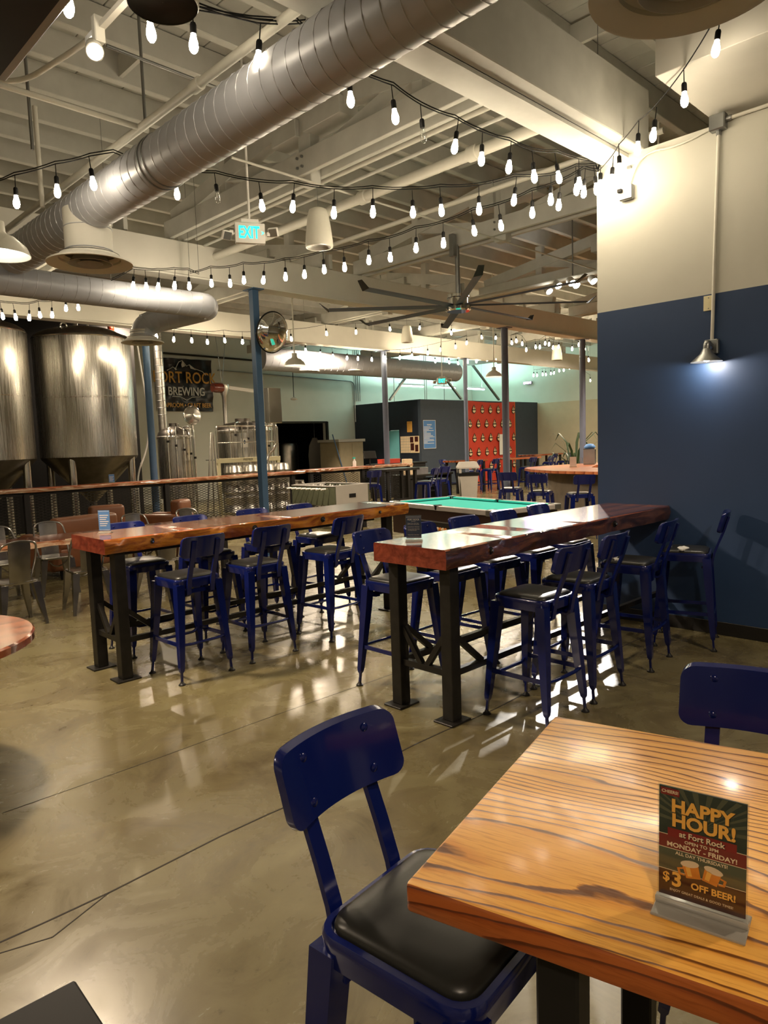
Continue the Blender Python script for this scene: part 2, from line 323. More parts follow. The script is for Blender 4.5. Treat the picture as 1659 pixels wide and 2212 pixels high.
# partition room with the red backdrop
pw = struct('wall_partition', G().box((BX, BY, 0), (XR, BY+.14, BZ)), 'slate', 0)
d0, d1 = onx(838, 930, BX), onx(862, 926, BX)
struct('wall_partition_side', G().box((BX, d0.y, 0), (BX+.14, YB, BZ)).box((BX, BY+.14, 0), (BX+.14, d1.y, BZ)).box((BX, d1.y, d0.z), (BX+.14, d0.y, BZ)), 'navydark', 0)
dr = struct('door_1', G().box((BX+.04, d1.y+.02, .02), (BX+.1, d0.y-.02, d0.z-.02), .004), 'cyan', 30)
G().lathe([(.02, 0), (.035, .01), (.035, .05), (.0, .06)], 10, (BX+.04, d1.y+.35, 1.05), Matrix.Rotation(-PI/2, 3, 'Y')).out('door_handle', 'chrome', dr)
struct('added_dark_panel', G().box((0.5, 16.3, 0), (ony(296, 860, 16.3).x, 16.38, 4.6)), 'void', 0)  # near-black panel added to darken the gaps behind the tanks
# roof
ce = bpy.data.objects.new('ceiling', None); C.objects.link(ce); ce['kind'] = 'structure'
me = G().box((-.121, -5, 5.65), (.121, YB, 5.69), .004).mesh('deck_board', 'deck', 0)
for i in range(135): inst('deck_board', me, ce, (-6.9+i*.25, 0, random.uniform(-.004, .004)))
me = G().box((-7, -.045, 5.37), (XR, .045, 5.65), .006).mesh('joist', 'timber', 0)
for i in range(40): inst('joist', me, ce, (0, -4.7+i*.655, random.uniform(-.01, .01)))
me = G().box((-.02, -.29, 5.42), (.02, .29, 5.62)).mesh('blocking', 'timber', 0)
for x, j in ((3.4, 17), (2.0, 14), (4.3, 11), (6.4, 12), (7.9, 16), (9.6, 14), (1.1, 16), (5.6, 10), (11, 18), (12.8, 15)): inst('blocking', me, ce, (x, -4.7+(j+.5)*.655, 0))
struct('roof_plate', G().box((-7.2, -5.2, 5.7), (XR+.2, YB+.3, 5.8)), 'deck', 0)
# header beams over the wall end
hb = struct('beam_header', G().box((-6.9, 2.86, 4.12), (6.12, 3.0, 4.62), .006), 'timber', 30)
G().box((-6.9, 3.0, 4.09), (6.12, 3.24, 4.12)).box((-6.9, 3.1, 4.12), (6.12, 3.125, 4.4)).box((-6.9, 3.0, 4.4), (6.12, 3.24, 4.43)).out('steel_joist', 'timber', hb, 0)
for k, y in ((1, 9.12), (2, 13.2)):
    b = struct('beam_glulam.%03d' % k, G().box((-6.9, y-.1, 4.1), (XR, y+.1, 4.56), .008), 'white', 30)
    G().box((-6.9, y-.14, 4.075), (XR, y+.14, 4.1), .003).out('ledger', 'white', b, 30)
# trusses
def truss(x, y0, y1, name='beam_truss'):
    t = bpy.data.objects.new(name, None); C.objects.link(t); t['kind'] = 'structure'; t.location = (x, 0, 0)
    ym = (y0+y1)/2; L = y1-y0
    for s in (-1, 1):
        G().box((s*.1-.03, y0, 4.58), (s*.1+.03, y1, 4.82), .005).out('bottom_chord', 'timber', t, 0)
    G().box((-.07, ym-.1, 4.5), (.07, ym+.1, 5.36), .008).out('king_post', 'timber', t, 0)
    for s in (-1, 1):
        G().bar((0, ym+s*.1, 5.28), (0, ym+s*(L/2-.1), 4.86), .14, .2).out('top_chord', 'timber', t, 0)
        G().bar((0, ym+s*.1, 4.72), (0, ym+s*L*.27, 5.06), .1, .14).out('web_strut', 'timber', t, 0)
        G().box((-.06, ym+s*L*.27-.07, 4.8), (.06, ym+s*L*.27+.07, 5.37), .006).out('web_post', 'timber', t, 0)
        G().box((-.13, ym+s*.36-.3, 5.0), (.13, ym+s*.36+.3, 5.18) if s < 0 else (.13, ym+.5, 5.18), .006).out('splice_block', 'timber', t, 0)
    for s in (-1, 1):
        for q in (4.66, 4.76): G().cyl((-.15, ym+s*.04, q), (-.13, ym+s*.04, q), .015, n=8).out('bolt', 'galv', t)
    return t
for x in (5.05, 8.55, 12.05, 15.55, 19.05): truss(x, 3.1, 9.2)
for x in (4.2, 7.7, 11.2, 14.7, 18.2): truss(x, 9.05, 13.3)
for x in (8.0, 12.6, 17.2, 21.8): truss(x, 13.2, 18.6)
# columns
def column(name, x, y, m, r, ztop, sq=False):
    col = bpy.data.objects.new(name, None); C.objects.link(col); col['kind'] = 'structure'; col.location = (x, y, 0)
    (G().box((-r, -r, 0), (r, r, ztop), .006) if sq else G().cyl((0, 0, 0), (0, 0, ztop), r, n=20)).out('shaft', m, col)
    G().box((-.12, -.12, 0), (.12, .12, .015), .003).out('base_plate', m, col); G().box((-.1, -.14, ztop-.02), (.1, .14, ztop), .003).out('cap_plate', m, col)
    return col
column('column', *ony(549, 660, 9.12).xy, 'column', .055, 4.08, True)
column('column.001', *ony(1090, 750, 9.12).xy, 'columngrey', .075, 4.08)
column('column.002', *ony(1258, 800, 9.12).xy, 'columngrey', .075, 4.08)
column('column.003', *ony(832, 860, 13.2).xy, 'columngrey', .075, 4.08)
column('column.004', *ony(1006, 860, 13.2).xy, 'columngrey', .06, 4.08)
column('column.005', *ony(318, 800, 13.2).xy, 'column', .07, 4.08)
# slanted roof braces above the partition
for i, ((x0, y0), (x1, y1), yy) in enumerate((((842, 864), (884, 804), 17.6), ((996, 862), (958, 812), 17.6), ((1078, 864), (1022, 790), 17.6))):
    a, b = ony(x0, y0, yy), ony(x1, y1, yy); G().bar(a, b+(b-a)*.3, .09, .06).out('trim_brace.%03d' % i, 'galv', None, 0)['kind'] = 'structure'
for i, x in enumerate((852, 918, 922, 960, 770, 774, 778)):
    a = ony(x, 864, 17.58 if x > 800 else YB-.06); g = G().cyl((a.x, a.y, a.z-.05), (a.x, a.y, 5.4), .02 if x < 800 else .012, n=6); struct('trim_conduit.%03d' % i, g, 'galv')
a, b = ony(470, 800, YB-.06), ony(765, 824, YB-.06)
struct('trim_wall_conduit', G().tube(smooth_path([a, b, b-Vector((0, 0, 1.6))], .25), .025, 6), 'galv')
struct('trim_wall_conduit.001', G().tube([a+Vector((-2, 0, .45)), b+Vector((5, 0, .45))], .035, 6), 'darksteel')
# ------------------------------------------------------------------ bar stools
def leg_secs(sx, sy):
    out = []
    for z, w, k in ((.72, .062, 0), (.55, .058, .22), (.3, .046, .58), (.125, .036, .85), (.1, .03, .885), (.085, .015, .9), (.012, .014, 1)):
        x = sx*(.158+k*.055); y = sy*(.158+k*.06); h = w/2; ax = x-sx*h*.0; ay = y
        out.append([(ax-h, ay-h, z), (ax+h, ay-h, z), (ax+h, ay+h, z), (ax-h, ay+h, z)])
    return out
def back_panel():
    g = G(); W_, Hh, R_, T = .355, .16, .034, .024; n = 15
    def P(u, w, d):       # u across, w up, d depth toward the front
        return Vector((u, -.300+d+.034*(u/(W_/2))**2-.30*(w-1.0), w))
    rows_f, rows_b = [], []
    us = [-W_/2+W_*i/n for i in range(n+1)]
    us = sorted(set(us+[-W_/2+R_*k for k in (.03, .1, .22, .4, .65, 1)]+[W_/2-R_*k for k in (.03, .1, .22, .4, .65, 1)]))
    ring = []
    for u in us:
        e = max(0, abs(u)-(W_/2-R_)); dz = R_-math.sqrt(max(0, R_*R_-e*e)); h = Hh/2-dz; h = max(h, Hh/2-R_*.92)
        zc = 1.0
        bulge = .006
        ring.append([P(u, zc-h, T*.25), P(u, zc-h*.93, T), P(u, zc, T+bulge*0), P(u, zc+h*.93, T), P(u, zc+h, T*.25), P(u, zc+h*.97, 0), P(u, zc, 0), P(u, zc-h*.97, 0)])
    g.loft(ring)
    return g
STM = {}
def stool_meshes():
    fr = G().loft([[Vector((x, y, z)) for x, y in rrect(w, w, r)] for w, r, z in ((.345, .05, .690), (.362, .052, .692), (.372, .055, .735), (.374, .056, .748), (.366, .054, .756), (.34, .046, .757), (.334, .044, .748))])
    STM['seat_frame'] = fr.mesh('seat_frame', 'blue', 35)
    pd = G().loft([[Vector((x, y, z)) for x, y in rrect(w, w, r)] for w, r, z in ((.326, .045, .742), (.334, .047, .757), (.326, .046, .768), (.30, .05, .776), (.24, .05, .782), (.14, .04, .785), (.04, .015, .786))])
    STM['seat_pad'] = pd.mesh('seat_pad', 'pad', 50)
    for i, (sx, sy) in enumerate(((1, 1), (1, -1), (-1, 1), (-1, -1))):
        STM['leg%d' % i] = G().loft(leg_secs(sx, sy)).mesh('leg', 'blue', 30)
        x, y = sx*.213, sy*.218; STM['glide%d' % i] = G().lathe([(.009, .03), (.014, .016), (.025, .008), (.026, 0)], 10, (x, y, 0)).mesh('glide', 'blackmetal')
    zs = .285; q = .198
    STM['st0'] = G().tube(smooth_path([(-q, q, zs+.01), (-q+.04, q, zs-.035), (q-.04, q, zs-.035), (q, q, zs+.01)], .03), .011, 6).mesh('stretcher', 'blue')
    STM['st1'] = G().tube([(-q, -q, zs), (-.1, -q-.012, zs-.004), (.1, -q-.012, zs-.004), (q, -q, zs)], .011, 6).mesh('stretcher', 'blue')
    STM['st2'] = G().bar((q, -q, zs), (q, q, zs), .012, .026).mesh('stretcher', 'blue', 30)
    STM['st3'] = G().bar((-q, -q, zs), (-q, q, zs), .012, .026).mesh('stretcher', 'blue', 30)
    for i, s in enumerate((-1, 1)):
        x = s*.098; w = .018
        sec = [((-.118, .640)), ((-.17, .634)), ((-.190, .648)), ((-.196, .69)), ((-.208, .75)), ((-.238, .835)), ((-.262, .895)), ((-.277, .935)), ((-.3095, 1.045))]
        rows = []
        for j, (y, z) in enumerate(sec):
            t = .007
            a, b = sec[max(j-1, 0)], sec[min(j+1, len(sec)-1)]; d = Vector((0, b[0]-a[0], b[1]-a[1])).normalized(); nn = Vector((0, -d.z, d.y))
            rows.append([Vector((x-w, y, z))-nn*t, Vector((x+w, y, z))-nn*t, Vector((x+w, y, z))+nn*t, Vector((x-w, y, z))+nn*t])
        STM['up%d' % i] = G().loft(rows).mesh('upright', 'blue', 30)
    STM['cross'] = G().bar((-.15, -.135, .655), (.15, -.135, .655), .012, .03).mesh('back_crossbar', 'blue', 30)
    STM['back'] = back_panel().mesh('backrest', 'blue', 35)
    STM['bolt'] = G().lathe([(.011, 0), (.011, .002), (.008, .005), (.0, .006)], 10).mesh('bolt', 'blue')
stool_meshes()
def stool(label, loc, rz, group=None, detail=True):
    t = thing('bar_stool', label, 'stool', loc, rz, group)
    inst('seat_frame', STM['seat_frame'], t); inst('seat_pad', STM['seat_pad'], t)
    for i in range(4):
        l = inst('leg', STM['leg%d' % i], t)
        if detail: inst('glide', STM['glide%d' % i], l)
        inst('stretcher', STM['st%d' % i], t)
    for i in range(2): inst('upright', STM['up%d' % i], t)
    if detail: inst('back_crossbar', STM['cross'], t)
    b = inst('backrest', STM['back'], t)
    if detail:
        for x in (-.098, .098):
            for z in (.955, 1.045): inst('bolt', STM['bolt'], b, (x, -.300+.0225+.034*(x/.1775)**2-.30*(z-1.0), z), (-PI/2, 0, 0))
    return t
# ------------------------------------------------------------------ tall slab tables
def slab(name, x0, x1, y0, y1, z0, z1, tm, sm, em, parent, rough=.006, n=60):
    """lacquered slab: top, two long edges and an end, all uneven"""
    rnd = random.Random(name+str(x0)); off = [[rnd.uniform(-1, 1) for _ in range(n+1)] for _ in range(4)]
    sm3 = lambda a, i: (a[max(i-1, 0)]+2*a[i]+a[min(i+1, n)])/4
    secs = []
    for i in range(n+1):
        x = x0+(x1-x0)*i/n; e = [sm3(o, i)*rough for o in off]
        secs.append([Vector((x, y0+e[0]*2, z0+e[2])), Vector((x, y0-.004+e[1]*2, (z0+z1)/2)), Vector((x, y0+e[0]*1.2, z1-.008)), Vector((x, y0+.01, z1)), Vector((x, y1-.01, z1)), Vector((x, y1+e[3]*1.2, z1-.008)), Vector((x, y1+e[1]*2, z0+e[2]))])
    g = G().loft(secs); o = g.out(name, tm, parent, 30); me = o.data; me.materials.append(MT[sm]); me.materials.append(MT[em])
    for f in me.polygons:
        if abs(f.normal.x) > .8: f.material_index = 2
        elif f.normal.z < .75: f.material_index = 1
    return o
def tall_table(label, x0, x1, y0, y1, top, th, side, end, far_leg=True, bolts=()):
    t = thing('bar_table', label, 'table', (x0, y0, 0)); Lx, Ly = x1-x0, y1-y0
    s = slab('tabletop', 0, Lx, 0, Ly, top-th, top, 'redwood', side, end, t)
    for bx in bolts:
        G().lathe([(.026, 0), (.026, .004), (.015, .005), (.015, .016), (.0, .017)], 12, (bx, -.001, top-th*.5), Matrix.Rotation(PI/2, 3, 'X')).out('bolt', 'blackmetal', s)
        G().lathe([(.008, .016), (.007, .024), (.0, .025)], 8, (bx, -.001, top-th*.5), Matrix.Rotation(PI/2, 3, 'X')).out('bolt_tip', 'chrome', s)
    zt = top-th; w = .042; ys = (.085, Ly-.085); xs = [.125] + ([Lx-.24] if far_leg else [])
    for X in xs:
        for Y in ys:
            p = G().box((X-w, Y-w, .012), (X+w, Y+w, zt), .004).out('leg', 'darksteel', t, 30); G().box((X-.09, Y-.075, 0), (X+.09, Y+.075, .012), .002).out('foot_plate', 'darksteel', p, 30)
        G().bar((X, ys[0]+w, .295), (X, ys[1]-w, .295), .04, .04).out('end_stretcher', 'darksteel', t, 0)
        ym = Ly/2
        for s_, Y in ((1, ys[0]+w), (-1, ys[1]-w)):
            G().bar((X, Y, .52), (X, ym-s_*.025, .31), .034, .034).out('brace', 'darksteel', t, 0)
    xe = Lx-.24 if far_leg else Lx-.01
    for Y in ys:
        G().bar((.167, Y, .295), (xe, Y, .295), .036, .04).out('rail', 'darksteel', t, 0)
        G().bar((.167, Y, .52), (.42, Y, .31), .034, .034).out('brace', 'darksteel', t, 0)
        if far_leg: G().bar((xe-.042, Y, .52), (xe-.3, Y, .31), .034, .034).out('brace', 'darksteel', t, 0)
    G().bar((.125, Ly/2, zt-.03), (xe, Ly/2, zt-.03), .08, .06).out('apron_bar', 'darksteel', t, 0)
    return t
tall_table('lacquered redwood bar table with dark rough edge butted against the navy wall', 3.03, WX-.004, 2.615, 3.215, 1.075, .115, 'edgedark', 'edgered', False, (.42, 2.0))
tall_table('lacquered redwood bar table with golden edge and big bolt heads, standing free', 2.04, 5.2, 4.97, 5.58, 1.075, .105, 'edgegold', 'edgered', True, (.36, 1.28, 2.02, 2.74))
stools = [
    ('navy bar stool pulled up to wall-end bar table, on the side of the ash table', 3.59, 2.39, 0), ('navy bar stool second along the dark-edged table on the ash table side', 4.16, 2.43, .05),
    ('navy bar stool third along the dark-edged table, white worn patch on seat', 4.95, 2.44, .12), ('navy bar stool with badly torn seat backed up beside the navy wall', 5.66, 2.32, .32),
    ('navy bar stool at slab end of dark-edged table, on the pool table side', 3.43, 3.385, PI), ('navy bar stool second along the dark-edged table on the pool table side', 3.93, 3.36, PI+.04),
    ('navy bar stool midway along the dark-edged table on the pool table side', 4.45, 3.37, PI-.03), ('navy bar stool fourth along the dark-edged table on the pool table side', 5.0, 3.37, PI),
    ('navy bar stool tucked by the wall end on the pool table side', 5.6, 3.4, PI+.05),
    ('navy bar stool at slab end of golden-edged table, backrest toward the open floor', 2.585, 4.82, .03), ('navy bar stool in the middle of golden-edged table, backrest toward open floor', 3.22, 4.85, 0),
    ('navy bar stool at far end of golden-edged table, backrest toward open floor', 4.0, 4.83, .06),
    ('navy bar stool behind golden-edged table next to the small tent card', 2.66, 5.74, PI), ('navy bar stool second behind the golden-edged table, backrest toward brewery', 3.3, 5.72, PI+.05),
    ('navy bar stool third behind the golden-edged table, backrest toward brewery', 3.98, 5.74, PI-.04), ('navy bar stool fourth behind the golden-edged table, nearest the pool table', 4.62, 5.74, PI+.1),
    ('large navy bar stool with black vinyl seat tucked under the ash table corner', .985, .882, PI+math.radians(6)), ('navy bar stool with bolted backrest across the ash table from the card holder', 1.64, .535, PI/2+math.radians(14)),
]
stools[15] = ('navy bar stool fourth behind the golden-edged table, closest to pool table',)+stools[15][1:]
STL = [stool(l, (x, y, 0), r) for l, x, y, r in stools]
def patch(st, cx, cy, a, b, seed):             # torn vinyl showing the pale backing
    rnd = random.Random(seed); pts = [(cx+a*math.cos(t*PI/8)*rnd.uniform(.7, 1.1), cy+b*math.sin(t*PI/8)*rnd.uniform(.7, 1.1)) for t in range(16)]
    G().prism(pts, .777, .7875).out('torn_patch', 'paper', st, 0)
patch(STL[2], -.06, .1, .045, .02, 1); patch(STL[2], -.13, .06, .025, .025, 5); patch(STL[3], -.08, .02, .1, .045, 2); patch(STL[3], -.02, .12, .04, .015, 3)
# ------------------------------------------------------------------ ash table with card holder
tu = Vector((-.969, -.246, 0)); tang = math.atan2(-tu.y, -tu.x)
ash = thing('ash_table', 'thick varnished ash table with strong dark grain holding the happy hour card', 'table', (1.336, .838, 0), tang+PI)
# local x runs along the end edge, local y away from the frame
TL, TW = .688, 1.25
top = G().box((0, 0, 1.03), (TL, TW, 1.075), .006, 2).out('tabletop', 'oak', ash, 30); top.data.materials.append(MT['oakedge'])
for f in top.data.polygons:
    if abs(f.normal.z) < .5: f.material_index = 1
for X in (.09, TL-.09):
    for Y in (.2, TW-.2): G().box((X-.03, Y-.03, .01), (X+.03, Y+.03, 1.03), .004).out('leg', 'blackmetal', ash, 30)
for Y in (.2, TW-.2): G().box((.06, Y-.035, 1.005), (TL-.06, Y+.035, 1.03), .003).out('cleat', 'blackmetal', ash, 30); G().box((.05, Y-.04, 0), (TL-.05, Y+.04, .012), .003).out('foot', 'blackmetal', ash, 30)
# ------------------------------------------------------------------ card holders
def acrylic_stand(label, loc, rz, w=.104, h=.152, kind='navy'):
    t = thing('card_holder', label, 'card holder', loc, rz)
    G().box((-w/2-.002, -.0015, .012), (w/2+.002, .0, h+.016), .0006).box((-w/2-.002, .003, .012), (w/2+.002, .0045, h+.016), .0006).out('acrylic_sleeve', 'acryl', t, 0)
    G().box((-w/2-.004, -.03, 0), (w/2+.004, .03, .004), .001).box((-w/2-.004, -.004, .004), (w/2+.004, .0065, .013), .001).out('acrylic_base', 'frost', t, 0)
    return t
sg = acrylic_stand('clear acrylic holder with happy hour beer poster on the ash table', (.877, .337, 1.075), math.radians(-79))
pt = G().box((-.052, .0004, .016), (.052, .0026, .166)).out('poster', 'teal', sg, 0)
def flat(pts, m, y, name='print', parent=pt):
    return G().loft([[Vector((x, y, z)) for x, z in pts], [Vector((x, y-.0001, z)) for x, z in pts]]).out(name, m, parent, 0)
y0 = .0003
for i in range(14):                                # sunburst rays
    a = PI*(i+.25)/14; b = a+PI/34; R_ = .08; cx, cz = 0, .118
    q = lambda t: (max(-.0515, min(.0515, cx+R_*math.cos(t))), max(.1, min(.1655, cz+R_*math.sin(t)*.7)))
    flat([(cx, cz), q(a), q(b)], 'olive', y0, 'sunburst_ray')
flat([(-.052, .1005), (.052, .1005), (.052, .0825), (-.052, .0825)], 'crimson', y0-.0001, 'band')
flat([(-.052, .082), (.052, .082), (.052, .0525), (-.052, .0525)], 'olive', y0-.0001, 'band'); flat([(-.052, .052), (.052, .052), (.052, .016), (-.052, .016)], 'maroon', y0-.0001, 'band')
for z in (.101, .0825, .0525): flat([(-.052, z), (.052, z), (.052, z-.0008), (-.052, z-.0008)], 'cream', y0-.0002, 'rule')
flat([(-.05, .164), (-.027, .164), (-.027, .1545), (-.05, .1545)], 'crimson', y0-.0002, 'ribbon'); flat([(-.041, .1105), (.041, .1105), (.041, .0985), (-.041, .0985)], 'crimson', y0-.0003, 'ribbon')
yt = y0-.0006
def ptxt(s, size, z, m, x=0, bold=0, sx=1, sh=True):
    if sh: text('lettering_shadow', s, size, 'inkblack', pt, (x+.0006, yt+.0002, z-.0007), ext=.0001, bold=bold+.0003, sx=sx)
    text('lettering', s, size, m, pt, (x, yt, z), ext=.0001, bold=bold, sx=sx)
ptxt('CHEERS!', .0058, .1593, 'cream', -.0385, .0001, .95, False); ptxt('HAPPY', .024, .141, 'yellow', 0, .0009, 1.02); ptxt('HOUR!', .024, .1215, 'yellow', .002, .0009, 1.02)
ptxt('at Fort Rock', .0105, .1045, 'cream', 0, .0002); ptxt('OPEN TO 3PM', .0058, .0955, 'cream', 0, .0001, 1.1, False); ptxt('MONDAY - FRIDAY!', .0086, .0878, 'cream', 0, .0002, 1.1, False); ptxt('ALL DAY THURSDAYS!', .0062, .0778, 'cream', 0, .0001, 1, False)
ptxt('$', .017, .0415, 'yellow', -.0425, .0004); ptxt('3', .027, .040, 'yellow', -.0295, .0008); ptxt('OFF BEER!', .0125, .038, 'yellow', .0145, .0004, .95); ptxt('ENJOY GREAT DEALS & GOOD TIMES!', .0045, .0255, 'cream', 0, 0, 1, False)
for s, cx, tilt in ((-1, -.0115, .22), (1, .0125, -.22)):              # clinking beer mugs
    ca, sa = math.cos(tilt), math.sin(tilt); f = lambda x, z: (cx+x*ca-z*sa, .0592+(x*sa+z*ca)*.86)
    flat([f(-.009, -.012), f(.009, -.012), f(.01, .008), f(-.01, .008)], 'amber', yt, 'mug_print'); flat([f(-.0065, -.009), f(-.001, -.009), f(-.001, .006), f(-.0065, .006)], 'yellow', yt-.0001, 'mug_print')
    flat([f(.0115*math.cos(k*PI/8), .010+.0055*math.sin(k*PI/8)) for k in range(16)], 'foam', yt-.0001, 'foam_print')
    flat([f(s*.010, .004), f(s*.0175, .003), f(s*.0175, -.007), f(s*.010, -.009), f(s*.010, -.0065), f(s*.0145, -.005), f(s*.0145, .001), f(s*.010, .0015)], 'amber', yt, 'handle_print')
def menu_card(label, loc, rz, w=.1, h=.15, back='navyprint', small=False):
    t = acrylic_stand(label, loc, rz, w, h); k = G().box((-w/2+.002, .0004, .02), (w/2-.002, .0026, h+.012)).out('menu_sheet', back, t, 0)
    for z in (.026, h+.004): G().box((-w/2+.004, -.0001, z-.001), (w/2-.004, .0004, z+.001)).out('rule_print', 'silver', k, 0)
    if not small:
        text('lettering', 'FORT ROCK', .017, 'silver', k, (0, -.0002, h-.012), ext=.0001, bold=.0002, sx=.8); text('lettering', 'BREWING', .006, 'silver', k, (0, -.0002, h-.023), ext=.0001)
        for i, (s, z) in enumerate((('Happy Hour 12pm-3pm', .045), ('$3 Growler Fills All Day', .053), ('Sunday Noon 10am-5pm', .068), ('Monday-Wed 10am-9pm', .082), ('Thursday-Saturday', .09), ('Happy Hour 12pm-3pm', .118))):
            text('lettering', s, .0075, 'silver', k, (-w/2+.012, -.0002, h-z+.01), ext=.0001, al='LEFT')
    else:
        for i in range(6): G().box((-w/2+.012, -.0001, h-.03-i*.016), (w/2-.012-.01*(i % 3), .0004, h-.024-i*.016)).out('print_line', 'silver', k, 0)
    return t
menu_card('acrylic stand with navy hours card on the dark-edged bar table', (3.2, 3.02, 1.075), math.radians(-55))
menu_card('acrylic stand with pale blue card on golden-edged bar table', (2.23, 5.4, 1.075), math.radians(-50), .095, .165, 'posterblue', True)
# ------------------------------------------------------------------ ducts
def spiral_duct(name, label, pts, r, bend, pitch=.125, seamr=.006, group=None):
    t = thing(name, label, 'duct', (0, 0, 0), 0, group); path = smooth_path(pts, bend, 10) if len(pts) > 2 else [Vector(p) for p in pts]
    G().tube(path, r, 40).out('duct_body', 'duct', t, 50)
    rs = resample(path, pitch/16); up = None; hl = []
    for i, p in enumerate(rs):
        d = (rs[min(i+1, len(rs)-1)]-rs[max(i-1, 0)]).normalized()
        if up is None: up = Vector((0, 0, 1)) if abs(d.z) < .9 else Vector((1, 0, 0))
        x = d.cross(up).normalized(); up = x.cross(d); a = 2*PI*i/16; hl.append(p+(x*math.cos(a)+up*math.sin(a))*(r+.001))
    G().tube(hl, seamr, 5).out('spiral_seam', 'seam', t, 60)
    return t
DX, DZ, DR = 2.745, 3.875, .19
md = spiral_duct('spiral_duct', 'long grey spiral air duct crossing overhead under the header beam', [(DX, -1.4, DZ), (DX, 8.3, DZ)], DR, .3, .125, .0045)
for y in (5.05, 5.12): G().tube([(DX+(DR+.004)*math.cos(k*PI/18), y, DZ+(DR+.004)*math.sin(k*PI/18)) for k in range(36)], .006, 6, closed=True).out('joint_band', 'galv', md, 50)
G().tube([(DX-.02, 8.3, DZ), (DX-.02, 8.45, DZ)], DR+.006, 32).out('end_collar', 'duct', md, 50)
def diffuser(g_parent, x, y, ztop, zb, rn, rf, flare=True):
    n = G().lathe([(rn, ztop), (rn, zb+.09)], 40, (x, y, 0), None, False).out('drop_neck', 'white', g_parent, 50)
    for z in (zb+.12, zb+.12+(ztop-zb-.12)*.55): G().tube([(x+(rn+.002)*math.cos(k*PI/18), y+(rn+.002)*math.sin(k*PI/18), z) for k in range(36)], .005, 5, closed=True).out('neck_seam', 'seam', n, 50)
    G().lathe([(rn+.005, zb+.1), (rn+.02, zb+.085), (rf*.8, zb+.055), (rf, zb+.02), (rf, zb+.008), (rf*.95, zb+.006), (rf*.72, zb+.05), (rf*.7, zb+.085)], 48, (x, y, 0), None, False).out('diffuser_cone', 'white', g_parent, 50)
    G().lathe([(rf*.70, zb+.09), (0.001, zb+.09)], 40, (x, y, 0), None, False).out('diffuser_throat', 'blackmetal', g_parent, 50)
    for k, (a, b) in enumerate(((.52, .40), (.30, .16))):
        G().lathe([(rf*a, zb+.012), (rf*a-.006, zb+.010), (rf*b, zb+.06), (rf*b-.004, zb+.07)], 40, (x, y, 0), None, False).out('diffuser_ring', 'grey', g_parent, 50)
dv = onz(195, 568, 3.42)
diffuser(md, DX, dv.y, DZ, 3.40, .205, .37)
P2 = ony(8, 612, 8.75); Q2 = ony(428, 655, 8.75); zz = (P2.z+Q2.z)/2
C2, D2, E2 = ony(446, 668, 9.4), ony(335, 694, 9.8), ony(306, 706, 9.85)
bd = spiral_duct('spiral_duct', 'pale spiral branch duct doubling back in front of the tanks', [(P2.x-1.2, 8.72, zz), (Q2.x+.1, 8.72, zz), C2, D2, E2, E2-Vector((0, 0, .16))], .165, .16, .15, .0035)
diffuser(bd, E2.x, E2.y, E2.z-.05, ony(305, 742, E2.y).z, .165, .30)
fd = ony(640, 762, 17.0); fe = ony(985, 818, 17.0)
d3 = spiral_duct('spiral_duct', 'distant round air duct along the back of the brewery', [(ony(560, 760, 17.0).x, 17.0, fd.z-.25), (fe.x, 17.0, fd.z-.25)], .33, .3, .25, .006)
for px in (660, 757): p = ony(px, 800, 17.0); diffuser(d3, p.x, 17.0, fd.z-.25, p.z-.05, .22, .42)
# diffuser on a drop close overhead by the navy wall
t = thing('ceiling_diffuser', 'large round ceiling diffuser close overhead beside the navy wall', 'vent', (0, 0, 0)); p = onz(1490, -62, 3.72)
diffuser(t, p.x, p.y, 5.66, 3.66, .25, .43)
t = thing('drum_speaker', 'white drum-shaped ceiling speaker with dark round face above the duct', 'speaker', (0, 0, 0)); p = onz(352, 12, 3.6)
G().lathe([(.001, .45), (.14, .44), (.15, .4), (.152, .01), (.146, 0)], 40, (p.x, p.y, 3.6), None, False).out('housing', 'lampwhite', t, 50); G().lathe([(.145, .002), (.14, .008), (.001, .012)], 40, (p.x, p.y, 3.6), None, False).out('grille', 'blackmetal', t, 50)
G().cyl((p.x, p.y, 4.04), (p.x, p.y, 5.66), .01, n=8).out('hanger', 'galv', t)
# square duct in the top corner
t = thing('square_duct', 'dark-bottomed square air duct above the round table', 'duct', (0, 0, 0)); p = onz(50, 60, 3.78)
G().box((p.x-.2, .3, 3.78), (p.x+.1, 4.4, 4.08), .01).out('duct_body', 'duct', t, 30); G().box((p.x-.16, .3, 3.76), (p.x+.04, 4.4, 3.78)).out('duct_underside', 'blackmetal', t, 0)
# ------------------------------------------------------------------ pipes, hangers, track lights
def pipe(label, pts, r, m='pipe', couplings=()):
    t = thing('ceiling_pipe', label, 'pipe', (0, 0, 0)); G().tube(pts, r, 12).out('pipe_run', m, t, 60)
    for q, ax in couplings:
        v = Vector(ax)*.05; G().cyl(Vector(q)-v, Vector(q)+v, r*1.35, n=14).out('coupling', m, t)
    return t
pipe('thick white sprinkler pipe with grooved couplings beyond the trusses', [(5.6, 3.0, 4.43), (5.6, 9.6, 4.43)], .055, 'pipe', (((5.6, 4.35, 4.43), (0, 1, 0)), ((5.6, 5.9, 4.43), (0, 1, 0))))
pipe('white sprinkler pipe running directly above the long grey duct', [(2.72, -1, 4.2), (2.72, 9.0, 4.2)], .032, 'pipe', (((2.72, 4.5, 4.2), (0, 1, 0)),))
pipe('slim white pipe beside the second truss chord', [(6.95, 3.1, 4.6), (6.95, 9.0, 4.6)], .03)
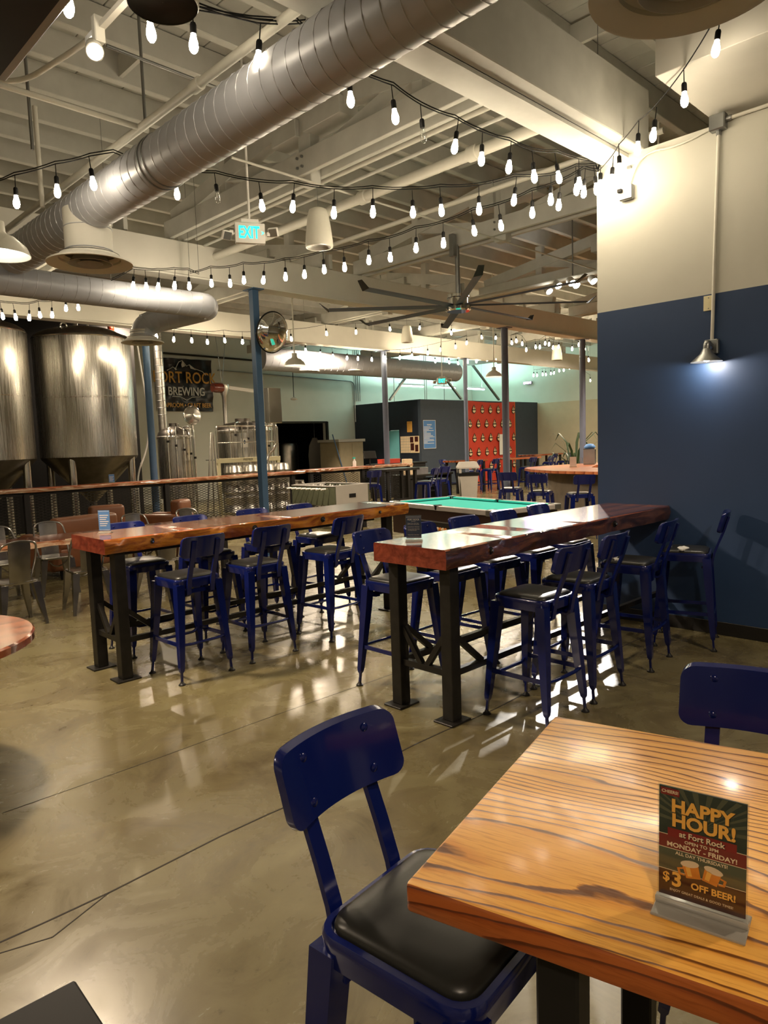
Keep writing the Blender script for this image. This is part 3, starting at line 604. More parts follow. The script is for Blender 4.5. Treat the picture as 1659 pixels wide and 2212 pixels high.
pipe('paired slim pipe along the first truss chord', [(5.3, 3.1, 4.62), (5.3, 9.0, 4.62)], .026); pipe('thin grey pipe under the first truss chord', [(5.42, 3.1, 4.55), (5.42, 9.0, 4.55)], .018, 'timber')
pipe('slim pipe below the third truss chord', [(11.4, 3.1, 4.5), (11.4, 9.0, 4.5)], .035)
pa, pb = onz(-30, 174, 4.2), onz(320, 282, 4.2)
pipe('white strut channel crossing to the long duct', [(pa.x, pa.y, 4.2), (pb.x, pb.y, 4.2)], .02); p = onz(300, 20, 5.2)
pipe('grey threaded hanger rod holding the strut channel', [(pb.x-.02, pb.y, 4.2), (pb.x-.02, pb.y, 5.66)], .012, 'galv')
p = onz(63, 230, 4.2); pipe('grey hanger rod dropping beside the glulam beam', [(p.x, p.y, 3.9), (p.x, p.y, 5.66)], .012, 'galv'); p = onz(88, 400, 4.2); pipe('white sprinkler riser standing above the duct', [(p.x, p.y, 4.0), (p.x, p.y, 4.9)], .022)
pipe('long thin diagonal tie rod crossing the truss bays', [onz(500, 340, 4.5), onz(1285, 582, 4.5)], .012)
pipe('thin conduit crossing the joists near the track light', [onz(230, 98, 4.6), onz(470, 190, 4.6)], .012, 'galv')
pipe('bent conduit under the ceiling joists above the pendant lamp', smooth_path([onz(0, 178, 4.3), onz(40, 184, 4.3), onz(190, 90, 4.3), onz(285, -8, 4.3)], .25), .018)
t = thing('track_light', 'white track spotlight shining above the pendant lamp', 'spotlight', (0, 0, 0)); p = onz(205, 112, 3.95)
a, b = onz(190, 88, 4.1), onz(290, -20, 4.1); G().bar(a, b, .035, .03).out('track', 'white', t, 0); G().box((p.x+.0, p.y-.02, p.z+.06), (p.x+.06, p.y+.03, p.z+.2), .005).out('yoke', 'white', t, 30)
aim = (Vector((-.2, -.55, -.6))).normalized(); Mr = aim.to_track_quat('-Z', 'Y').to_matrix()
G().lathe([(.03, .1), (.045, .08), (.05, 0), (.044, -.002)], 20, p, Mr, False).out('lamp_head', 'white', t); G().lathe([(.044, .004), (.001, .004)], 20, p, Mr, False).out('lens', 'led', t)
t = thing('track_light', 'cluster of white spotlights shining past the ceiling fan', 'spotlight', (0, 0, 0))
for px, py in ((1187, 630), (1207, 618), (1236, 612), (1246, 617), (1283, 608)):
    p = onz(px, py, 4.3); G().lathe([(.05, .12), (.065, .1), (.07, 0), (.06, 0)], 16, p, Mr, False).out('lamp_head', 'white', t); G().lathe([(.062, .005), (.001, .005)], 16, p, Mr, False).out('lens', 'led', t)
p = onz(1187, 625, 4.42); q = onz(1290, 603, 4.42); G().bar(p, q, .04, .04).out('track', 'white', t, 0); m_ = (p+q)/2; G().cyl(m_, (m_.x, m_.y, 5.66), .012, n=8).out('hanger', 'galv', t)
# ------------------------------------------------------------------ ceiling fan
p = onz(990, 660, 3.72)
t = thing('ceiling_fan', 'huge industrial ceiling fan with long thin grey blades', 'fan', (p.x, p.y, 0))
G().cyl((0, 0, 3.85), (0, 0, 4.6), .035, n=14).out('down_rod', 'galv', t); G().box((-.14, -.04, 4.42), (-.06, .04, 4.74), .004).out('mounting_plate', 'galv', t, 30)
G().lathe([(.001, 3.63), (.17, 3.63), (.19, 3.65), (.19, 3.70), (.15, 3.72), (.15, 3.82), (.17, 3.83), (.17, 3.87), (.001, 3.88)], 36).out('motor_hub', 'chrome', t)
for k in range(8):
    a = math.radians(-43+45*k); M = Matrix.Rotation(a, 4, 'Z'); sec = lambda x: [M @ Vector((x, .045, 3.715)), M @ Vector((x, 0, 3.735)), M @ Vector((x, -.075, 3.695)), M @ Vector((x, 0, 3.715))]
    b = G().loft([sec(.15), sec(1.95)]).out('blade', 'columngrey', t, 0); G().loft([[M @ Vector((1.95, .045, 3.71)), M @ Vector((1.95, -.075, 3.69)), M @ Vector((1.96, -.075, 3.69)), M @ Vector((1.96, .045, 3.71))], [M @ Vector((2.08, .045, 3.80)), M @ Vector((2.08, -.03, 3.80)), M @ Vector((2.09, -.03, 3.80)), M @ Vector((2.09, .045, 3.80))]]).out('winglet', 'darksteel', b, 0)
# ------------------------------------------------------------------ exit signs
def exit_sign(label, p, rz, ztop, heads=True, s=1):
    t = thing('exit_sign', label, 'exit sign', p, rz); t.scale = (s,)*3
    b = G().box((-.15, -.03, -.1), (.15, .03, .1), .008, 2).out('housing', 'wht', t, 30); G().box((-.09, -.045, .1), (.09, .045, .135), .005).out('canopy', 'wht', t, 30); G().cyl((0, 0, .135), (0, 0, (ztop-p[2])/s), .012, n=10).out('stem', 'wht', t)
    text('lettering', 'EXIT', .165, 'green', b, (-.012, -.0315, 0), ext=.001, bold=.004, sx=.62); text('arrow_mark', '>', .07, 'green', b, (.125, -.0315, 0), ext=.001, sx=.7)
    for sx in (-1, 1):
        h = G().box((sx*.17, -.02, -.02), (sx*.2, .02, .02), .003).out('head_bracket', 'wht', t, 30); M = Matrix.Translation((sx*.235, -.02, .02 if sx > 0 else -.03)) @ Matrix.Rotation(sx*-.5, 4, 'Z') @ Matrix.Rotation(.5, 4, 'X')
        G().box((-.05, -.02, -.045), (.05, .02, .045), .008, 1, M).out('lamp_head', 'wht', h, 30); G().box((-.042, -.022, -.037), (.042, -.0195, .037), 0, 1, M).out('led_panel', 'galv', h, 0)
    return t
p = onz(540, 505, 3.85); exit_sign('green lettered exit sign with twin emergency lamps below the trusses', p, math.radians(-28), 5.66)
p = onz(955, 823, 3.15); exit_sign('small distant exit sign hanging before the partition room', p, math.radians(-40), 5.66, True, .8)
# ------------------------------------------------------------------ pendant speakers and lamps
def pendant_speaker(label, p, ztop, s=1):
    t = thing('pendant_speaker', label, 'speaker', p, 0, None); t.scale = (s,)*3
    G().lathe([(.001, .42), (.06, .42), (.10, .40), (.118, .34), (.145, .14), (.155, .02), (.148, 0), (.13, .0)], 32, (0, 0, 0), None, False).out('housing', 'lampwhite', t, 60); G().lathe([(.13, .002), (.1, .03), (.001, .05)], 28, (0, 0, 0), None, False).out('cone_grille', 'grey', t)
    G().cyl((0, 0, .42), (0, 0, (ztop-p[2])/s), .003, n=6).out('cable', 'galv', t); return t
pendant_speaker('white bell-shaped pendant speaker beside the exit sign', ony(690, 535, 6.2), 5.66)
pendant_speaker('white pendant speaker hanging before the second glulam beam', ony(880, 740, 12.4), 5.66); p = onz(1203, 778, 3.9); pendant_speaker('white pendant speaker among the clustered string lights', p, 5.66)
def dome_lamp(label, p, ztop, power, s=1, stem=True):
    t = thing('pendant_lamp', label, 'lamp', p, 0, None); t.scale = (s,)*3
    G().lathe([(.012, .22), (.045, .215), (.05, .15), (.065, .13), (.105, .115), (.17, .055), (.187, .012), (.19, 0), (.184, .004), (.165, .05), (.1, .105), (.03, .125)], 36, (0, 0, 0), None, False).out('shade', 'lampwhite', t, 50)
    G().lathe([(.001, .02), (.05, .03), (.06, .06), (.05, .1), (.03, .12)], 20, (0, 0, 0), None, False).out('bulb', 'lampglow', t); G().cyl((0, 0, .22), (0, 0, (ztop-p[2])/s), .011, n=10).out('stem', 'lampwhite', t)
    l = lamp('pendant_light', 'SPOT', (0, 0, -.01), power, K(3500), .1, None, 165, .5, t); return t
LP = 260
dome_lamp('white dome pendant lamp hanging near the round table', onz(-2, 552, 3.0), 5.66, 300); dome_lamp('white dome pendant lamp over the brewery rail', onz(637, 790, 3.1), 5.66, LP); dome_lamp('white dome pendant lamp over the bar', onz(1067, 814, 3.1), 5.66, LP)
# ------------------------------------------------------------------ string lights
BM = G().lathe([(.001, -.105), (.012, -.103), (.022, -.09), (.026, -.07), (.024, -.048), (.016, -.02), (.014, 0)], 14).mesh('bulb', 'bulb')
BF = BM.copy(); BF.materials.clear(); BF.materials.append(MT['bulbfar']); BC = BM.copy(); BC.materials.clear(); BC.materials.append(MT['clear'])
SK = G().lathe([(.003, .15), (.004, .06), (.014, .055), (.018, .045), (.018, .005), (.016, -.004), (.001, -.004)], 12).mesh('socket', 'black')
def strand(label, a, b, px, off=(), big=1.0, far=False, tails=((), ()), hang=.15, wires=2, hooks=True):
    """bulbs seen at pixels px, hung in the vertical plane through plan points a and b"""
    t = thing('string_lights', label, 'string lights', (0, 0, 0)); pts = []
    for i, (x, y, *near) in enumerate(px):
        p = onplane(x, y, a, b); p = (CAM+(p-CAM)*near[0] if near else p)+Vector((0, 0, .06*big)); k = inst('socket', SK, t, p, (random.uniform(-.12, .12), random.uniform(-.12, .12), 0)); k.scale = (big,)*3
        inst('bulb', BC if i in off else (BF if far else BM), k); pts.append(p+Vector((0, 0, hang*big)))
    full = [Vector(q) for q in tails[0]]+pts+[Vector(q) for q in tails[1]]
    for w in range(wires):
        d = Vector((0, 0, .02*w)); sm = []
        for u, v in zip(full, full[1:]):
            for k in range(4): f = k/4; sm.append(u.lerp(v, f)+d-Vector((0, 0, (v-u).length*.02*math.sin(PI*f)*(1+w*.5))))
        sm.append(full[-1]+d)
        for q in sm:                                   # the cable lies over the long duct where they cross
            if abs(q.x-DX) < .25 and q.y < 8.4: q.z = max(q.z, DZ+DR+.012+.02*w)
        G().tube(sm, .0045*big, 5).out('cable', 'black', t)
    for q in ((full[0], full[-1]) if hooks else ()): G().cyl(q, (q.x, q.y, 5.66), .003, n=5).out('hanger_wire', 'galv', t)
    return t
HK = (5.98, 3.26); hk3 = (HK[0], HK[1], 4.04)
a1 = onz(430, 30, 4.15); strand('string of warm bulbs from the wall corner up over the long duct', HK, a1.xy, [(1297, 403), (1251, 398), (1205, 385), (1153, 383), (1101, 363), (1041, 346), (985, 319), (913, 294), (852, 254), (757, 218)], (7,), tails=((hk3,), (onplane(640, 45, HK, a1.xy), onplane(430, 22, HK, a1.xy))))
s2 = onz(640, 45, 4.2)
strand('string of warm bulbs beyond the duct under the drum speaker', onz(590, 60, 4.15).xy, onz(150, -30, 4.0).xy, [(560, 132), (419, 97), (325, 70), (152, 18)], tails=((onplane(660, 50, onz(590, 60, 4.15).xy, onz(150, -30, 4.0).xy),), ()))
e = onz(1552, 30, 4.3); strand('string of warm bulbs climbing along the navy wall top', HK, e.xy, [(1322, 392), (1338, 368), (1378, 322), (1413, 294), (1478, 217), (1549, 107)], tails=((hk3,), (e,)), wires=1)
e = onz(0, 390, 4.1); strand('string of warm bulbs sagging from the wall corner past the exit sign', HK, e.xy, [(1287, 410), (1245, 412), (1190, 432), (1112, 434), (1035, 453), (953, 456), (892, 461), (806, 459), (722, 461), (634, 448), (565, 446), (469, 427), (382, 420), (200, 398, .88), (124, 414, .9), (36, 438, .9)], (11,), tails=((hk3,), (onplane(-60, 400, HK, e.xy),)))
e = ony(410, 590, 8.85); strand('string of warm bulbs from wall corner down to the first glulam beam', HK, e.xy, [(1262, 416), (1208, 444), (1150, 461), (1081, 489), (1023, 500), (958, 526), (899, 537), (843, 557), (797, 563), (744, 578), (700, 583), (658, 594), (617, 599), (570, 606), (527, 606), (497, 613), (457, 613)], tails=((hk3,), (e,)))
strand('short string of bulbs along the pale branch duct', (2, 8.3), (6, 8.3), [(409, 619), (378, 618), (343, 621), (316, 621), (289, 619)], tails=((ony(430, 592, 8.3),), (ony(240, 606, 8.3),)))
strand('string of bulbs over the steel tanks', (2, 11.5), (6, 11.5), [(-8, 680), (5, 684), (33, 686), (64, 687), (86, 681), (113, 681), (143, 667), (169, 665)], far=True, tails=((), (ony(190, 640, 11.5),)))
strand('string of bulbs beside the brewery column under the glulam beam', (2, 12.5), (26, 12.5), [(338, 727), (376, 734), (414, 736), (448, 739), (485, 736), (524, 739)], far=True, tails=((ony(330, 712, 12.5),), (ony(545, 716, 12.5),)), wires=1)
strand('string of bulbs crossing the face of the second glulam beam', (2, 12.3), (26, 12.0), [(629, 733), (705, 721), (769, 718), (842, 711), (907, 709), (975, 720), (1040, 729), (1071, 730)], far=True, tails=((ony(560, 716, 12.3),), (ony(1090, 712, 12.1),)), wires=1)
strand('long string of bulbs under the second glulam beam', (9, 14.6), (17, 11.5), [(660, 757), (692, 765), (719, 770), (750, 774), (773, 775), (803, 777), (832, 774), (864, 773), (890, 769), (924, 763), (952, 756), (984, 750), (1008, 741)], far=True, wires=1)
strand('string of bulbs between the far columns', (12, 15.0), (20, 12.4), [(940, 781), (970, 783), (989, 785), (1010, 782), (1029, 781), (1052, 777), (1070, 776)], far=True, wires=1)
strand('dense zigzag string of bulbs by the white pendant speaker', (11, 10.6), (22, 10.6), [(1105, 741), (1115, 737), (1128, 743), (1137, 756), (1157, 750), (1166, 750), (1178, 742), (1186, 744), (1195, 751), (1207, 750)], far=True, wires=1)
strand('short string of bulbs meeting the farthest grey column', (11, 10.0), (22, 10.0), [(1236, 754), (1250, 745), (1253, 758), (1263, 754), (1271, 778)], far=True, wires=1)
strand('low string of bulbs on the block wall beyond the bar', (16, 14.0), (24, 14.0), [(1153, 811), (1160, 811), (1172, 809), (1179, 809), (1190, 807), (1197, 806), (1208, 801), (1218, 800), (1230, 795), (1238, 793), (1275, 822)], far=True, wires=1)
# ------------------------------------------------------------------ navy wall fittings
t = thing('wall_lamp', 'galvanised barn sconce lit on the navy wall', 'lamp', (0, 0, 0)); q = onx(1540, 750, WX)
bx = G().box((WX-.05, q.y-.055, q.z-.06), (WX, q.y+.055, q.z+.06), .008).out('back_box', 'galv', t, 30)
G().tube(smooth_path([(WX-.05, q.y, q.z), (WX-.13, q.y, q.z+.03), (WX-.13, q.y, q.z-.06)], .03), .028, 14).out('arm', 'galv', t)
G().lathe([(.03, .05), (.04, .03), (.05, .01), (.115, -.05), (.12, -.056), (.112, -.052), (.04, .005)], 32, (WX-.13, q.y, q.z-.07), None, False).out('shade', 'galv', t, 50)
G().lathe([(.001, -.055), (.02, -.05), (.028, -.03), (.02, 0), (.015, .02)], 16, (WX-.13, q.y, q.z-.07), None, False).out('bulb', 'bulb', t)
lamp('sconce_light', 'POINT', (WX-.13, q.y, q.z-.125), 9, K(4000), .03, None, parent=None)
j = onx(1555, 268, WX); t = thing('junction_box', 'grey metal junction box at the top of the navy wall', 'box', (0, 0, 0))
G().box((WX-.07, j.y-.06, j.z-.06), (WX, j.y+.06, j.z+.06), .006).out('box_body', 'galv', t, 30); G().box((WX-.075, j.y-.055, j.z-.055), (WX-.07, j.y+.055, j.z+.055), .002).out('cover', 'galv', t, 30)
t = thing('conduit', 'white electrical conduit dropping from junction box to sconce', 'conduit', (0, 0, 0)); G().cyl((WX-.02, j.y, j.z-.06), (WX-.02, q.y, q.z+.06), .014, n=10).out('tube', 'pipe', t); G().cyl((WX-.02, j.y, j.z-.09), (WX-.02, j.y, j.z-.06), .02, n=10).out('connector', 'galv', t)
o = onx(1357, 418, WX); t = thing('conduit', 'thin bent conduit feeding the outlet box', 'conduit', (0, 0, 0)); G().tube(smooth_path([(WX-.02, j.y+.06, j.z-.02), (WX-.02, j.y+.35, j.z-.08), onx(1385, 330, WX)-Vector((.02, 0, 0)), (WX-.02, o.y-.02, o.z+.05)], .18), .009, 8).out('tube', 'pipe', t); G().box((WX-.03, o.y-.035, o.z+.2), (WX-.005, o.y-.0, o.z+.22)).out('clip', 'galv', t, 0)
t = thing('conduit', 'straight conduit leaving the junction box under the soffit', 'conduit', (0, 0, 0)); G().cyl((WX-.03, j.y-.06, j.z+.01), (WX-.03, j.y-2, j.z+.01), .014, n=10).out('tube', 'pipe', t); G().cyl((WX-.03, j.y-.1, j.z+.01), (WX-.03, j.y-.06, j.z+.01), .02, n=10).out('connector', 'galv', t)
t = thing('outlet_box', 'surface double outlet box plugged by string light cord', 'outlet', (0, 0, 0)); G().box((WX-.05, o.y-.06, o.z-.06), (WX, o.y+.06, o.z+.06), .006).out('box_body', 'galv', t, 30); fp = G().box((WX-.056, o.y-.055, o.z-.055), (WX-.05, o.y+.055, o.z+.055), .002).out('face_plate', 'wht', t, 30)
for s in (-1, 1): G().box((WX-.058, o.y+s*.028-.017, o.z-.03), (WX-.056, o.y+s*.028+.017, o.z+.03), .001).out('socket_face', 'grey', fp, 0)
G().box((WX-.09, o.y+.02, o.z+.0), (WX-.056, o.y+.06, o.z+.03), .004).out('plug', 'black', t, 30)
pl = onx(1531, 655, WX); t = thing('cover_plate', 'ivory blank cover plate at the paint line of the navy wall', 'cover plate', (0, 0, 0)); G().box((WX-.006, pl.y-.04, pl.z-.06), (WX, pl.y+.04, pl.z+.06), .002).out('plate', 'ivory', t, 30)
for s in (-1, 1): G().lathe([(.005, 0), (.004, .0015), (.001, .002)], 8, (WX-.006, pl.y, pl.z+s*.042), Matrix.Rotation(-PI/2, 3, 'Y')).out('screw', 'galv', t)
# ------------------------------------------------------------------ brewery rail
def rail_counter(label, x0, x1, y0, y1, z, posts, th=.06):
    t = thing('drink_rail', label, 'counter', (0, 0, 0)); slab('counter_top', x0, x1, y0, y1, z-th, z, 'counter', 'bark', 'bark', t, .008, 50)
    for x in posts: G().box((x-.045, y0+.06, 0), (x+.045, y0+.15, z-th), .004).out('post', 'blackmetal', t, 30)
    for a, b in zip(posts, posts[1:]):
        G().box((a+.045, y0+.09, .06), (b-.045, y0+.13, .1)).out('bottom_rail', 'blackmetal', t, 0); G().box((a+.045, y0+.09, z-th-.06), (b-.045, y0+.13, z-th)).out('top_rail', 'blackmetal', t, 0)
        g = G(); z0, z1 = .1, z-th-.06; px_, pz = .12, .024; nz = int((z1-z0)/pz)
        for k in range(int((b-a-.09)/px_)):
            X = a+.045+px_*k
            for s in (0, 1):
                pts = [Vector((X+(px_ if s else 0)+(1-2*s)*(px_/2 if i % 2 else 0), y0+.11+.002*s, z0+i*pz)) for i in range(nz+1)]
                g.loft([[p+Vector((0, 0, -.005)), p+Vector((0, 0, .005)), p+Vector((0, .004, 0))] for p in pts], True, False)
        tag(g.out('expanded_metal_panel', 'darksteel', t, 0), kind='stuff')
    return t
rail_counter('long orange drink rail with pale live edge fencing the brewery tanks', 1.2, 9.85, 12.6, 13.0, 1.13, [1.4, 3.95, 6.5, 9.55])
rail_counter('shorter orange drink rail continuing toward the grey column', 9.87, 13.3, 12.5, 12.95, 1.15, [10.0, 11.6, 13.2])
menu_card('tiny blue card stand on drink rail before the tank cone', (ony(242, 1045, 12.75).x, 12.75, 1.13), math.radians(-20), .1, .15, 'posterblue', True)
# ------------------------------------------------------------------ tanks
def tank(label, x, y, r=.94):
    t = thing('fermentation_tank', label, 'tank', (x, y, 0))
    sh = G().lathe([(r, 1.62), (r, 2.78), (r+.004, 2.79), (r+.004, 2.81), (r, 2.82), (r, 3.98)], 72, (0, 0, 0), None, False).out('shell', 'steel', t, 20)
    G().lathe([(r+.004, 3.97), (r+.012, 3.985), (r+.004, 4.0)], 72, (0, 0, 0), None, False).out('rim_band', 'steelw', t)
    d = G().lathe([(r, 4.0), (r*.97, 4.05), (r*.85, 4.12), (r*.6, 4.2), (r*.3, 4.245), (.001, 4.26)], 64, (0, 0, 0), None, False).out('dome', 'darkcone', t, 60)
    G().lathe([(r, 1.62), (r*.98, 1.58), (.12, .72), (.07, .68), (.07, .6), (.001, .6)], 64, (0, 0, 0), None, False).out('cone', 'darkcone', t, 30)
    for a in range(4):
        A = PI/4+a*PI/2; p = Vector((math.cos(A), math.sin(A), 0))*(r-.09); l = G().cyl((p.x, p.y, .02), (p.x, p.y, 1.66), .075, n=18).out('leg', 'steelw', t); G().lathe([(.1, 0), (.1, .02), (.03, .03)], 16, (p.x, p.y, 0)).out('foot', 'steelw', l)
    g = G().tube(smooth_path([(.1, -.1, 4.24), (.1, -.1, 4.4), (.6, -.1, 4.36)], .05), .022, 10).out('vent_pipe', 'steelw', t); G().cyl((-.15, -.1, 4.24), (-.15, -.1, 4.36), .05, n=14).out('port', 'steelw', t); G().tube([(-.15, -.1, 4.33), (-.8, -.2, 4.33)], .015, 8).out('gas_line', 'steelw', t)
    G().tube([(-.55+.06*math.cos(k*PI/8), -.55, 4.16+.06*math.sin(k*PI/8)) for k in range(16)], .018, 8, closed=True).out('lifting_eye', 'steelw', t)
    return t
tank('big conical steel fermentation tank beside the brewery column', 5.9, 14.75); tank('big conical steel fermentation tank with blue glint, cut by the frame edge', 3.86, 14.75)
p = ony(240, 709, 15.9); t = thing('alarm_box', 'orange alarm box with red light above the tank', 'box', (p.x, 15.9, p.z)); G().box((-.07, -.04, -.08), (.07, .04, .08), .008).out('case', 'orangebox', t, 30); G().lathe([(.025, 0), (.02, .015), (.001, .02)], 14, (0, -.04, .02), Matrix.Rotation(PI/2, 3, 'X')).out('indicator', 'redled', t); G().cyl((0, .0, .08), (0, 0, 5.66-p.z), .012, n=8).out('drop_rod', 'galv', t)
# kettles, mash tun platform
def kettle(label, x0, x1, y, z1):
    r = (x1-x0)/2*.93; t = thing('brew_kettle', label, 'tank', ((x0+x1)/2, y, 0))
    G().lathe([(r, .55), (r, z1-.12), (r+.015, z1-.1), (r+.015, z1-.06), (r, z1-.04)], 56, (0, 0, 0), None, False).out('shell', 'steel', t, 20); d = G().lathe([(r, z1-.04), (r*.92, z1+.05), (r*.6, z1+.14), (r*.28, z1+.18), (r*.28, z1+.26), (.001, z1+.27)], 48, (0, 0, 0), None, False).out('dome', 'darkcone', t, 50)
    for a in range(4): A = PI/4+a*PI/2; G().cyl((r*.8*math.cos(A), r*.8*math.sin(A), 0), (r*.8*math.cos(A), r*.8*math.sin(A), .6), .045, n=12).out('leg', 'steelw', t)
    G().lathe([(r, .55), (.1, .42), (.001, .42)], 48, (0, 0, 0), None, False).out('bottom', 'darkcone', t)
    for k in range(5):
        a = -2.4+k*.4; q = Vector((math.cos(a), math.sin(a), 0))*(r+.07); pp = G().tube(smooth_path([(q.x, q.y, .3), (q.x, q.y, z1+.12+.05*(k % 2)), (q.x*.6, q.y*.6, z1+.16)], .08), .018, 8).out('product_pipe', 'steelw', t)
        G().lathe([(.03, 0), (.03, .05)], 10, (q.x, q.y, z1-.2-.1*k)).out('valve', 'blackmetal', pp)
    return t
YV = 15.6
k1 = kettle('steel brew kettle under the tall flue pipe', ony(340, 940, YV).x, ony(412, 940, YV).x, YV, ony(380, 938, YV).z)
k2 = kettle('steel mash tun with hop label behind the white platform railing', ony(484, 940, YV).x, ony(592, 940, YV).x, YV+.3, ony(530, 925, YV).z)
q = ony(522, 957, YV-.5); lb = G().box((-.09, -.004, -.11), (.09, .004, .11)).out('tank_label', 'paper', k2, 0); lb.location = (q.x-k2.location.x, -.93, q.z); G().prism([(-.05, 0), (0, .06), (.05, 0), (0, -.05)], -.001, .001, lambda x, y, z: Vector((x, z-.005, y+.02))).out('mountain_print', 'navyprint', lb, 0)
t = thing('brew_platform', 'white steel brewing platform with railing and maker lettering', 'platform', (0, 0, 0)); yp = 14.55
a, b = ony(468, 993, yp), ony(606, 989, yp); zt = ony(530, 920, yp).z
bm_ = G().box((a.x, yp, a.z-.09), (b.x, yp+.05, a.z+.02), .004).out('deck_beam', 'ivory', t, 30); text('lettering', 'PREMIER', .075, 'inkblack', bm_, ((a.x+b.x)/2-.05, yp-.002, a.z-.03), ext=.001)
G().box((a.x, yp+.05, a.z-.02), (b.x, yp+.5, a.z+.0)).out('deck_grating', 'galv', t, 0); G().tube(smooth_path([(a.x+.05, yp+.02, a.z), (a.x+.05, yp+.02, zt), (b.x-.05, yp+.02, zt), (b.x-.05, yp+.02, a.z)], .08), .022, 10).out('handrail', 'steelw', t); G().cyl((a.x+.05, yp+.02, (a.z+zt)/2), (b.x-.05, yp+.02, (a.z+zt)/2), .014, n=8).out('mid_rail', 'steelw', t)
for k in range(1, 5): x = a.x+.05+(b.x-a.x-.1)*k/5; G().cyl((x, yp+.02, a.z), (x, yp+.02, zt), .016, n=8).out('baluster', 'steelw', t)
for x in (a.x+.06, b.x-.06): G().box((x-.04, yp, 0), (x+.04, yp+.08, a.z-.09)).out('leg', 'ivory', t, 0)
for dx in (-.12, -.04, .04): G().cyl((a.x-.1+dx*2.2, yp-.05, 0), (a.x-.1+dx*.4, yp-.05, zt-.15), .02, n=8).out('ladder_rail', 'steelw', t)
t = thing('flue_pipe', 'tall silver flue pipe crossing the black banner', 'pipe', (0, 0, 0)); a, b = ony(351, 905, 16.2), ony(351, 740, 16.2); rr = (ony(359, 800, 16.2).x-ony(342, 800, 16.2).x)/2
G().cyl((a.x, 16.2, k1.location.z+a.z-.35), (a.x, 16.2, 5.66), rr, n=28).out('pipe_wall', 'keg', t)
for k in range(16): G().tube([(a.x+(rr+.002)*math.cos(i*PI/10), 16.2+(rr+.002)*math.sin(i*PI/10), a.z+.1+k*.17) for i in range(20)], .006, 4, closed=True).out('pipe_seam', 'galv', t)
p = ony(415, 897, 16.6); t = thing('kettle_lid', 'round stainless lid standing on edge before black banner', 'lid', (p.x, 16.6, p.z)); rr = .24
Mx = Matrix.Rotation(PI/2-.15, 3, 'X'); G().lathe([(rr, 0), (rr, .015), (rr*.9, .025), (.03, .06), (.02, .09), (.001, .09)], 40, (0, 0, 0), Mx).out('disc', 'steelw', t, 30); G().tube([(rr*math.cos(k*PI/16), 0, rr*math.sin(k*PI/16)) for k in range(32)], .012, 6, closed=True).out('rim', 'chrome', t); G().cyl((0, .02, -rr), (0, .02, -p.z), .02, n=8).out('stand_post', 'steelw', t)
a, b = ony(574, 838, 14.2), ony(605, 914, 14.2); t = thing('control_cabinet', 'stainless control cabinet on a bent steel post', 'cabinet', (0, 0, 0)); G().box((a.x, 14.1, b.z), (b.x, 14.3, a.z), .01).out('case', 'steelw', t, 30); G().tube(smooth_path([((a.x+b.x)/2, 14.2, b.z), ((a.x+b.x)/2+.03, 14.2, b.z-.55), (a.x-.05, 14.2, b.z-.8), (a.x-.05, 14.2, 0)], .1), .035, 12).out('post', 'steelw', t)
p = ony(480, 838, 18.0); t = thing('grain_mill', 'rusty grain mill head with long arm and steel spout', 'mill', (p.x, 18.0, p.z)); G().lathe([(.13, -.2), (.15, -.1), (.15, .1), (.1, .16)], 16, (-.12, 0, 0), Matrix.Rotation(PI/2, 3, 'Y')).out('motor', 'edgered', t); G().lathe([(.14, .1), (.16, 0), (.07, -.25), (.06, -.8), (.06, -1.1)], 18, (.05, 0, 0)).out('spout', 'keg', t); G().bar((.1, 0, .02), (1.05, 0, -.06), .1, .1).out('arm', 'wht', t, 0)
for s in (-.2, .3): G().cyl((0, 0, .1), (s, 0, 5.66-p.z), .008, n=6).out('chain', 'galv', t)
G().cyl((.05, 0, -1.1), (.05, 0, -p.z), .05, n=12).out('down_pipe', 'keg', t)
# ------------------------------------------------------------------ kegs
KG = thing('beer_keg', 'steel beer keg in the top row behind the drink rail', 'keg', (0, 0, 0), 0, 'kegs in the top row')
G().lathe([(.001, .02), (.17, .02), (.17, 0), (.185, 0), (.19, .05), (.2, .08), (.2, .15), (.207, .165), (.2, .18), (.2, .27), (.207, .285), (.2, .3), (.2, .37), (.185, .4), (.183, .44), (.17, .44), (.17, .38), (.001, .39)], 28).out('shell', 'keg', KG, 40); G().cyl((0, 0, .385), (0, 0, .41), .03, n=12).out('valve', 'steelw', KG)
xs = [ony(px, 1010, 13.45).x for px in (503, 536, 566, 592)]
for r_, (z, xx, row) in enumerate(((.88, xs, 'top'), (.44, xs+[xs[-1]+.44], 'middle'), (0, [x-.02 for x in xs]+[xs[-1]+.42, xs[-1]+.85], 'bottom'))):
    for i, x in enumerate(xx):
        x = xx[0]+i*.432
        if r_ == 0 and i == 0: KG.location = (x, 13.45, z); continue
        copy_thing(KG, (x, 13.45, z), random.uniform(0, 6), 'steel beer keg in the %s row behind the drink rail' % row, 'kegs in the %s row' % row)
